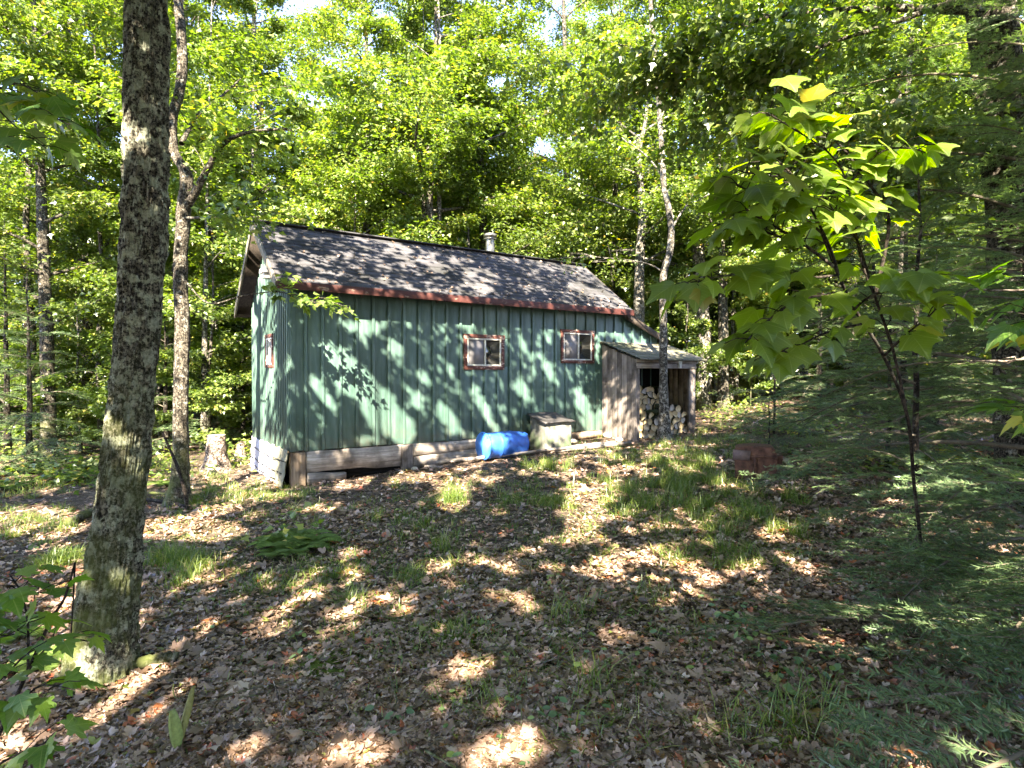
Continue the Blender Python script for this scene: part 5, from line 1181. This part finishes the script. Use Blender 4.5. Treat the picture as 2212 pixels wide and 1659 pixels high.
# ------------------------------------------------------------ fallen leaves
rr = np.random.default_rng(40)
def scatter_ground(n, pyl, pyh, pxl=-150, pxh=2360):
    """points over the ground, thinning out with distance"""
    d = 1.6 * F_PX / (rr.uniform(pyl, pyh, n) - 808 + 25); x = (rr.uniform(pxl, pxh, n) - CX) / F_PX * d
    return x, d
def cabin_mask(x, y):
    q = np.column_stack([x, y]) - C0[:2]; u_, v_ = q @ U[:2], q @ V[:2]; return (u_ > -.02) & (u_ < 7.3) & (v_ > -.03) & (v_ < 2.4)
CURL = [(0,0,.0),(-.30,.10,.16),(-.52,.42,.30),(-.22,.50,.05),(-.26,.80,.14),(0,1.05,.12),(.26,.80,.10),(.22,.50,.02),(.55,.42,.24),(.30,.10,.12),(0,.45,-.06)]
CURL_T = [(10,(k + 1) % 10,k) for k in range(10)]
def litter(n, pyl, pyh, size, tm, tr, zj=.022, tilt=.34):
    x, y = scatter_ground(n, pyl, pyh); ok = ~cabin_mask(x, y) & (rr.random(n) < np.clip(1.7 - 2.2 * fbm(x * .7, y * .7, 12.0, 3), .25, 1)); x, y = x[ok], y[ok]; n = len(x)
    z = ground_z(x, y) + rr.uniform(.002, zj, n); P = np.column_stack([x, y, z]); a = rr.uniform(0, 6.28, n)
    tip = np.column_stack([np.cos(a), np.sin(a), rr.normal(0, .22, n)]); nr = np.array([0, 0, 1.0]) * rr.choice([1, 1, -1], n)[:, None] + rr.normal(0, tilt, (n, 3))
    return leaf_cloud(P, tip, nr, size * np.clip(rr.lognormal(-.12, .42, n), .35, 2.1), tm, tr, rr.random(n) ** .95)
parts = [litter(95000, 1270, 1740, .030, CURL, CURL_T, .022, .22), litter(12000, 1270, 1740, .052, MAPLE, MAPLE_T, .022, .22), litter(70000, 1080, 1330, .040, CURL, CURL_T, .024, .30), litter(40000, 905, 1110, .058, LEAF6, LEAF6_T, .03), litter(14000, 850, 920, .10, LEAF6, LEAF6_T, .03)]
def merge(parts):
    vs, ts, ks, n_ = [], [], [], 0
    for v_, t_, a_ in parts: vs.append(v_); ts.append(t_ + n_); ks.append(a_["rnd"]); n_ += len(v_)
    return np.concatenate(vs), np.concatenate(ts), {"rnd": np.concatenate(ks)}
un = rr.uniform(0, 6.1, 260); sn = rr.random(260) ** 1.6; rvv = R_EAVE[0] + (R_RIDGE[0] - R_EAVE[0]) * sn; rzz = R_EAVE[1] + (R_RIDGE[1] - R_EAVE[1]) * sn + .022
Pr = C0 + un[:, None] * U + rvv[:, None] * V + np.column_stack([np.zeros((260, 2)), rzz]); nrr = -.59 * V + np.array([0, 0, .81])
parts.append(leaf_cloud(Pr, rr.normal(0, 1, (260, 3)), nrr + rr.normal(0, .12, (260, 3)), rr.uniform(.03, .06, 260), CURL, CURL_T, rr.random(260) * .8))
v_, t_, a_ = merge(parts); link("fallen_leaves", make_mesh("fallen_leaves", v_, t_, None, a_), M_litter)
tag(bpy.data.objects["fallen_leaves"], "brown curled fallen leaves covering the forest floor", "leaf litter", kind="stuff")

# ------------------------------------------------------------ grass
def blades(cx, cy, rad_, n, L, spread=.5, w=.0035):
    x = cx + rr.normal(0, rad_ * .5, n); y = cy + rr.normal(0, rad_ * .5, n); ok = ~cabin_mask(x, y); x, y = x[ok], y[ok]; n = len(x)
    a = rr.uniform(0, 6.28, n); out_ = np.column_stack([np.cos(a), np.sin(a), np.zeros(n)]); ln = L * rr.uniform(.35, 1.35, n); lean = rr.uniform(.2, 1.5, n) * spread + .1
    b = np.column_stack([x, y, ground_z(x, y) - .01]); side = np.column_stack([-np.sin(a), np.cos(a), np.zeros(n)]); ws = w * .62 * rr.uniform(.7, 1.5, n)
    vs = []
    for f, ww in ((0, 1), (.35, .95), (.7, .7), (1, .05)):
        c = b + out_ * (ln * lean * f ** 1.7)[:, None] + np.array([0, 0, 1]) * (ln * (f - .45 * lean * f ** 2.2))[:, None]
        vs += [c - side * (ws * ww)[:, None], c + side * (ws * ww)[:, None]]
    v_ = np.stack(vs, 1).reshape(-1, 3); base = np.arange(n)[:, None, None] * 8
    q = base + np.array([[0, 1, 3, 2], [2, 3, 5, 4], [4, 5, 7, 6]])[None]
    return v_, q.reshape(-1, 4), np.repeat(rr.random(n) * .8 + rr.uniform(0, .2), 8)
gp = []
def patch(px, py, rpx, n, L, spread=.6, tufts=1, w=.0035, sq=.35):
    for k in range(tufts):
        qx, qy = (px, py) if tufts == 1 else (px + rr.normal(0, rpx * .6), py + rr.normal(0, rpx * sq * .6))
        p = gpt(qx, max(qy, 862)); gp.append(blades(p[0], p[1], (.10 if tufts > 1 else rpx / F_PX * p[1]), n, L, spread, w))
patch(980,1085,30,420,.24,.7); patch(130,1215,45,900,.16,.9); patch(385,1220,70,60,.17,.6,26); patch(1470,1030,150,55,.20,.7,75,sq=.45); patch(1500,960,100,50,.18,.7,34,sq=.3)
patch(500,1000,90,55,.15,.8,44,sq=.6); patch(450,1060,110,40,.13,.8,30); patch(60,1130,120,45,.13,.8,40,sq=.5); patch(590,1080,90,40,.13,.8,22,sq=.3)
patch(1180,1010,40,60,.22,.6,10); patch(1080,1060,90,40,.15,.7,16,sq=.4); patch(860,1100,110,35,.14,.7,18,sq=.5); patch(1190,1090,40,60,.18,.7,8)
patch(1240,1330,60,14,.16,.7,10); patch(760,1300,20,60,.17,1.1); patch(745,1305,20,30,.17,1.1); patch(890,1240,60,30,.13,.8,9); patch(930,1180,60,40,.15,.7,6); patch(1410,1290,40,14,.14,.7,6)
patch(1620,1110,150,55,.17,.8,40,sq=.4); patch(1380,1070,80,50,.2,.7,20,sq=.5); patch(1000,1370,40,22,.10,.8,8); patch(1700,1570,120,24,.20,.8,9); patch(1290,1480,60,12,.22,1.0,5); patch(1050,1530,60,12,.16,.8,5)
patch(700,1240,80,24,.11,.7,14); patch(560,1270,80,26,.10,.7,14); patch(1560,1200,100,40,.15,.9,18,sq=.4); patch(1100,1400,160,10,.09,.8,16); patch(850,1450,200,9,.08,.8,16); patch(1330,1590,120,10,.12,.9,8)
patch(1690,960,120,40,.16,.8,26,sq=.3); patch(60,1050,120,40,.18,.7,24,sq=.3); patch(330,1010,60,40,.15,.7,12); patch(1260,950,30,30,.10,.7,3); patch(640,1062,30,50,.12,.7,5); patch(1350,985,60,50,.14,.7,10)
patch(900,1330,400,7,.08,.8,50,sq=.5); patch(1300,1180,300,9,.10,.8,40,sq=.4)
for (a_, b_, c_, n_t) in ((900,1130,500,150),(700,1230,420,130),(1300,1120,260,70),(1000,1330,600,150),(1500,1150,260,90),(400,1110,260,90),(1200,1500,600,60)): patch(a_, b_, c_, 16, .075, .9, n_t, w=.0045, sq=.22)
vs, qs, rs_, n_ = [], [], [], 0
for v_, q_, r_ in gp: vs.append(v_); qs.append(q_ + n_); rs_.append(r_); n_ += len(v_)
link("grass", make_mesh("grass", np.concatenate(vs), None, np.concatenate(qs), {"rnd": np.concatenate(rs_)}), M_grass); tag(bpy.data.objects["grass"], "tufts of green grass growing through the leaf litter", "grass", kind="stuff")
# small round evergreen leaves
pp = []
for cx, cy, rx, ry, n in [(1700,1420,160,80,60),(1620,1350,90,50,40),(1760,1500,90,60,24),(1400,1400,140,70,26),(650,1410,60,30,7),(900,1560,140,60,12),(1200,1560,160,60,16),(500,1340,60,30,8),(1100,1650,200,20,6)]:
    for k in range(n): p = gpt(cx + rr.normal(0, rx * .5), cy + rr.normal(0, ry * .5)); pp.append(p + [0, 0, rr.uniform(.03, .06)])
pp = np.array(pp); n = len(pp); OV = [(0,0,0),(-.26,.25,.03),(-.30,.55,.03),(-.16,.88,0),(0,1,-.02),(.16,.88,0),(.30,.55,.03),(.26,.25,.03),(0,.5,-.02)]; OV_T = [(8,(k + 1) % 8,k) for k in range(8)]
v_, t_, a_ = leaf_cloud(pp, rr.normal(0, 1, (n, 3)) * [1, 1, .2], np.array([0, -.2, 1.0]) + rr.normal(0, .3, (n, 3)), rr.uniform(.028, .055, n), OV, OV_T)
link("ground_cover", make_mesh("ground_cover", v_, t_, None, a_, smooth=True), M_round); tag(bpy.data.objects["ground_cover"], "small round green leaves sprinkled over the litter", "ground cover", kind="stuff")
# low wild plants at the foot of the woods (left slope, path end)
pp = []
for cx, cy, rx, ry, n in [(150,1030,160,22,900),(350,1010,60,30,220),(520,985,60,25,260),(60,990,100,30,500),(1750,930,160,16,500),(1620,890,60,8,160),(1560,905,60,10,140),(620,1175,55,22,60),(2000,1010,160,30,400)]:
    for k in range(n): p = gpt(cx + rr.normal(0, rx * .6), max(880, cy + rr.normal(0, ry * .6))); pp.append(p + [0, 0, abs(rr.normal(0, .16)) + .03])
pp = np.array(pp); n = len(pp); v_, t_, a_ = leaf_cloud(pp, rr.normal(0, 1, (n, 3)) * [1, 1, .3], np.array([0, -.2, 1.0]) + rr.normal(0, .35, (n, 3)), rr.uniform(.05, .12, n), LEAF6, LEAF6_T)
link("undergrowth", make_mesh("undergrowth", v_, t_, None, a_), M_leaf); tag(bpy.data.objects["undergrowth"], "low leafy undergrowth at the edge of the clearing", "undergrowth", kind="stuff")
# ferns
def fern_mesh(seed, nf=7, L=.42):
    r2 = np.random.default_rng(seed); VS, TS, AS, n_ = [], [], [], 0
    for k in range(nf):
        a = k * 2 * np.pi / nf + r2.uniform(-.3, .3); l = L * r2.uniform(.7, 1.15); m = 26; f = np.linspace(.08, 1, m)
        c = np.column_stack([np.cos(a) * l * f * .9, np.sin(a) * l * f * .9, l * (.75 * f - .62 * f * f)]); d = norm(np.gradient(c, axis=0)); s = norm(np.cross(d, [0, 0, 1.0]))
        sz = l * .30 * np.sin(np.pi * (f * .85 + .12)) ** .8 + .005
        for sg in (-1, 1):
            T = [(-.14,0,0),(.14,0,0),(.09,.55,.02),(0,1,-.05),(-.09,.55,.02)]; v_, t_, a_ = leaf_cloud(c, s * sg + d * .35, np.tile([0, 0, 1.0], (m, 1)) + r2.normal(0, .15, (m, 3)), sz, T, [(0,1,2),(0,2,4),(4,2,3)])
            VS.append(v_); TS.append(t_ + n_); AS.append(a_["rnd"]); n_ += len(v_)
    return make_mesh("fern", np.concatenate(VS), np.concatenate(TS), None, {"rnd": np.concatenate(AS)})
FM = [fern_mesh(s) for s in range(3)]
for f_ in FM: f_.materials.append(M_fern)
for k, (px, py, s, lab) in enumerate([(600,1180,.75,"left-hand fern"),(640,1195,.8,""),(680,1178,.7,""),(625,1165,.65,""),(660,1165,.6,""),(590,1200,.5,""),(60,1020,1.3,"b"),(150,1040,1.2,"b"),(110,1000,1.3,"b"),(200,1010,1.1,"b"),(20,1060,1.2,"b"),(240,1050,.9,"b"),(350,1050,.7,"b"),(20,1380,.7,"c"),(90,1440,.55,"c"),(2080,1240,.8,"d")]):
    p = gpt(px, py); o = bpy.data.objects.new("fern", FM[k % 3]); col.objects.link(o); o.location = p; o.scale = (s, s, s); o.rotation_euler = (0, 0, k * 1.7)
    l_, g_ = {"b": ("fern growing along the shady left edge of the clearing", "ferns along the left edge"), "c": ("fern under the sapling in the lower left corner", "ferns under the corner sapling"), "d": ("single fern under the fir boughs", None)}.get(lab, ("small light green fern in the patch before the cabin corner", "ferns in the patch before the cabin"))
    tag(o, l_, "fern", g_)
# moss cushions
for k, (px, py, s) in enumerate([(985,1372,.26),(715,1432,.30),(760,1405,.18),(300,1480,.14)]):
    p = gpt(px, py); o = link("moss_cushion", rock_mesh(40 + k, .35), M_moss); o.location = p + [0, 0, -.03]; o.scale = (s, s * .8, s * .5); tag(o, ["round moss cushion in the middle of the clearing", "largest moss cushion left of the middle", "small moss cushion above the largest one", "moss cushion at the foot of the big trunk"][k], "moss")
# the wilted broad leaves
p = gpt(385, 1622); o = tag(empty("lily_plant", p), "pair of yellowing broad pleated leaves near the big trunk", "plant")
for k, (dx, L_, w_, tx, tz) in enumerate(((.0, .17, .030, -.01, .10), (-.005, .24, .018, .035, .24))):
    m = 12; f = np.linspace(0, 1, m); c = np.column_stack([dx + tx * f, -.02 * f + (.10 if k else .0) * f, .01 + (tz if k else .19) * f ** 1.1]) ; wv = w_ * np.sin(np.pi * np.clip(f * .96 + .02, 0, 1)) ** .6
    rows = []
    for s, zz_ in ((-1, .0), (-.66, .006), (-.33, 0), (0, .008), (.33, 0), (.66, .006), (1, 0)): rows.append(np.column_stack([c[:, 0] + s * wv, c[:, 1] - zz_ - .02 * (1 - s * s), c[:, 2]]))
    V_ = np.concatenate(rows); q = [(a * m + j, a * m + j + 1, (a + 1) * m + j + 1, (a + 1) * m + j) for a in range(6) for j in range(m - 1)]
    link("leaf", make_mesh("leaf", V_, None, q, {"rnd": np.full(len(V_), .5)}, True), simple("yellow_green_leaf", (.17, .22, .07) if k == 0 else (.17, .17, .05), .5, .3, 0, 60, .4), o)
print("done", round(time.time() - T0, 1))
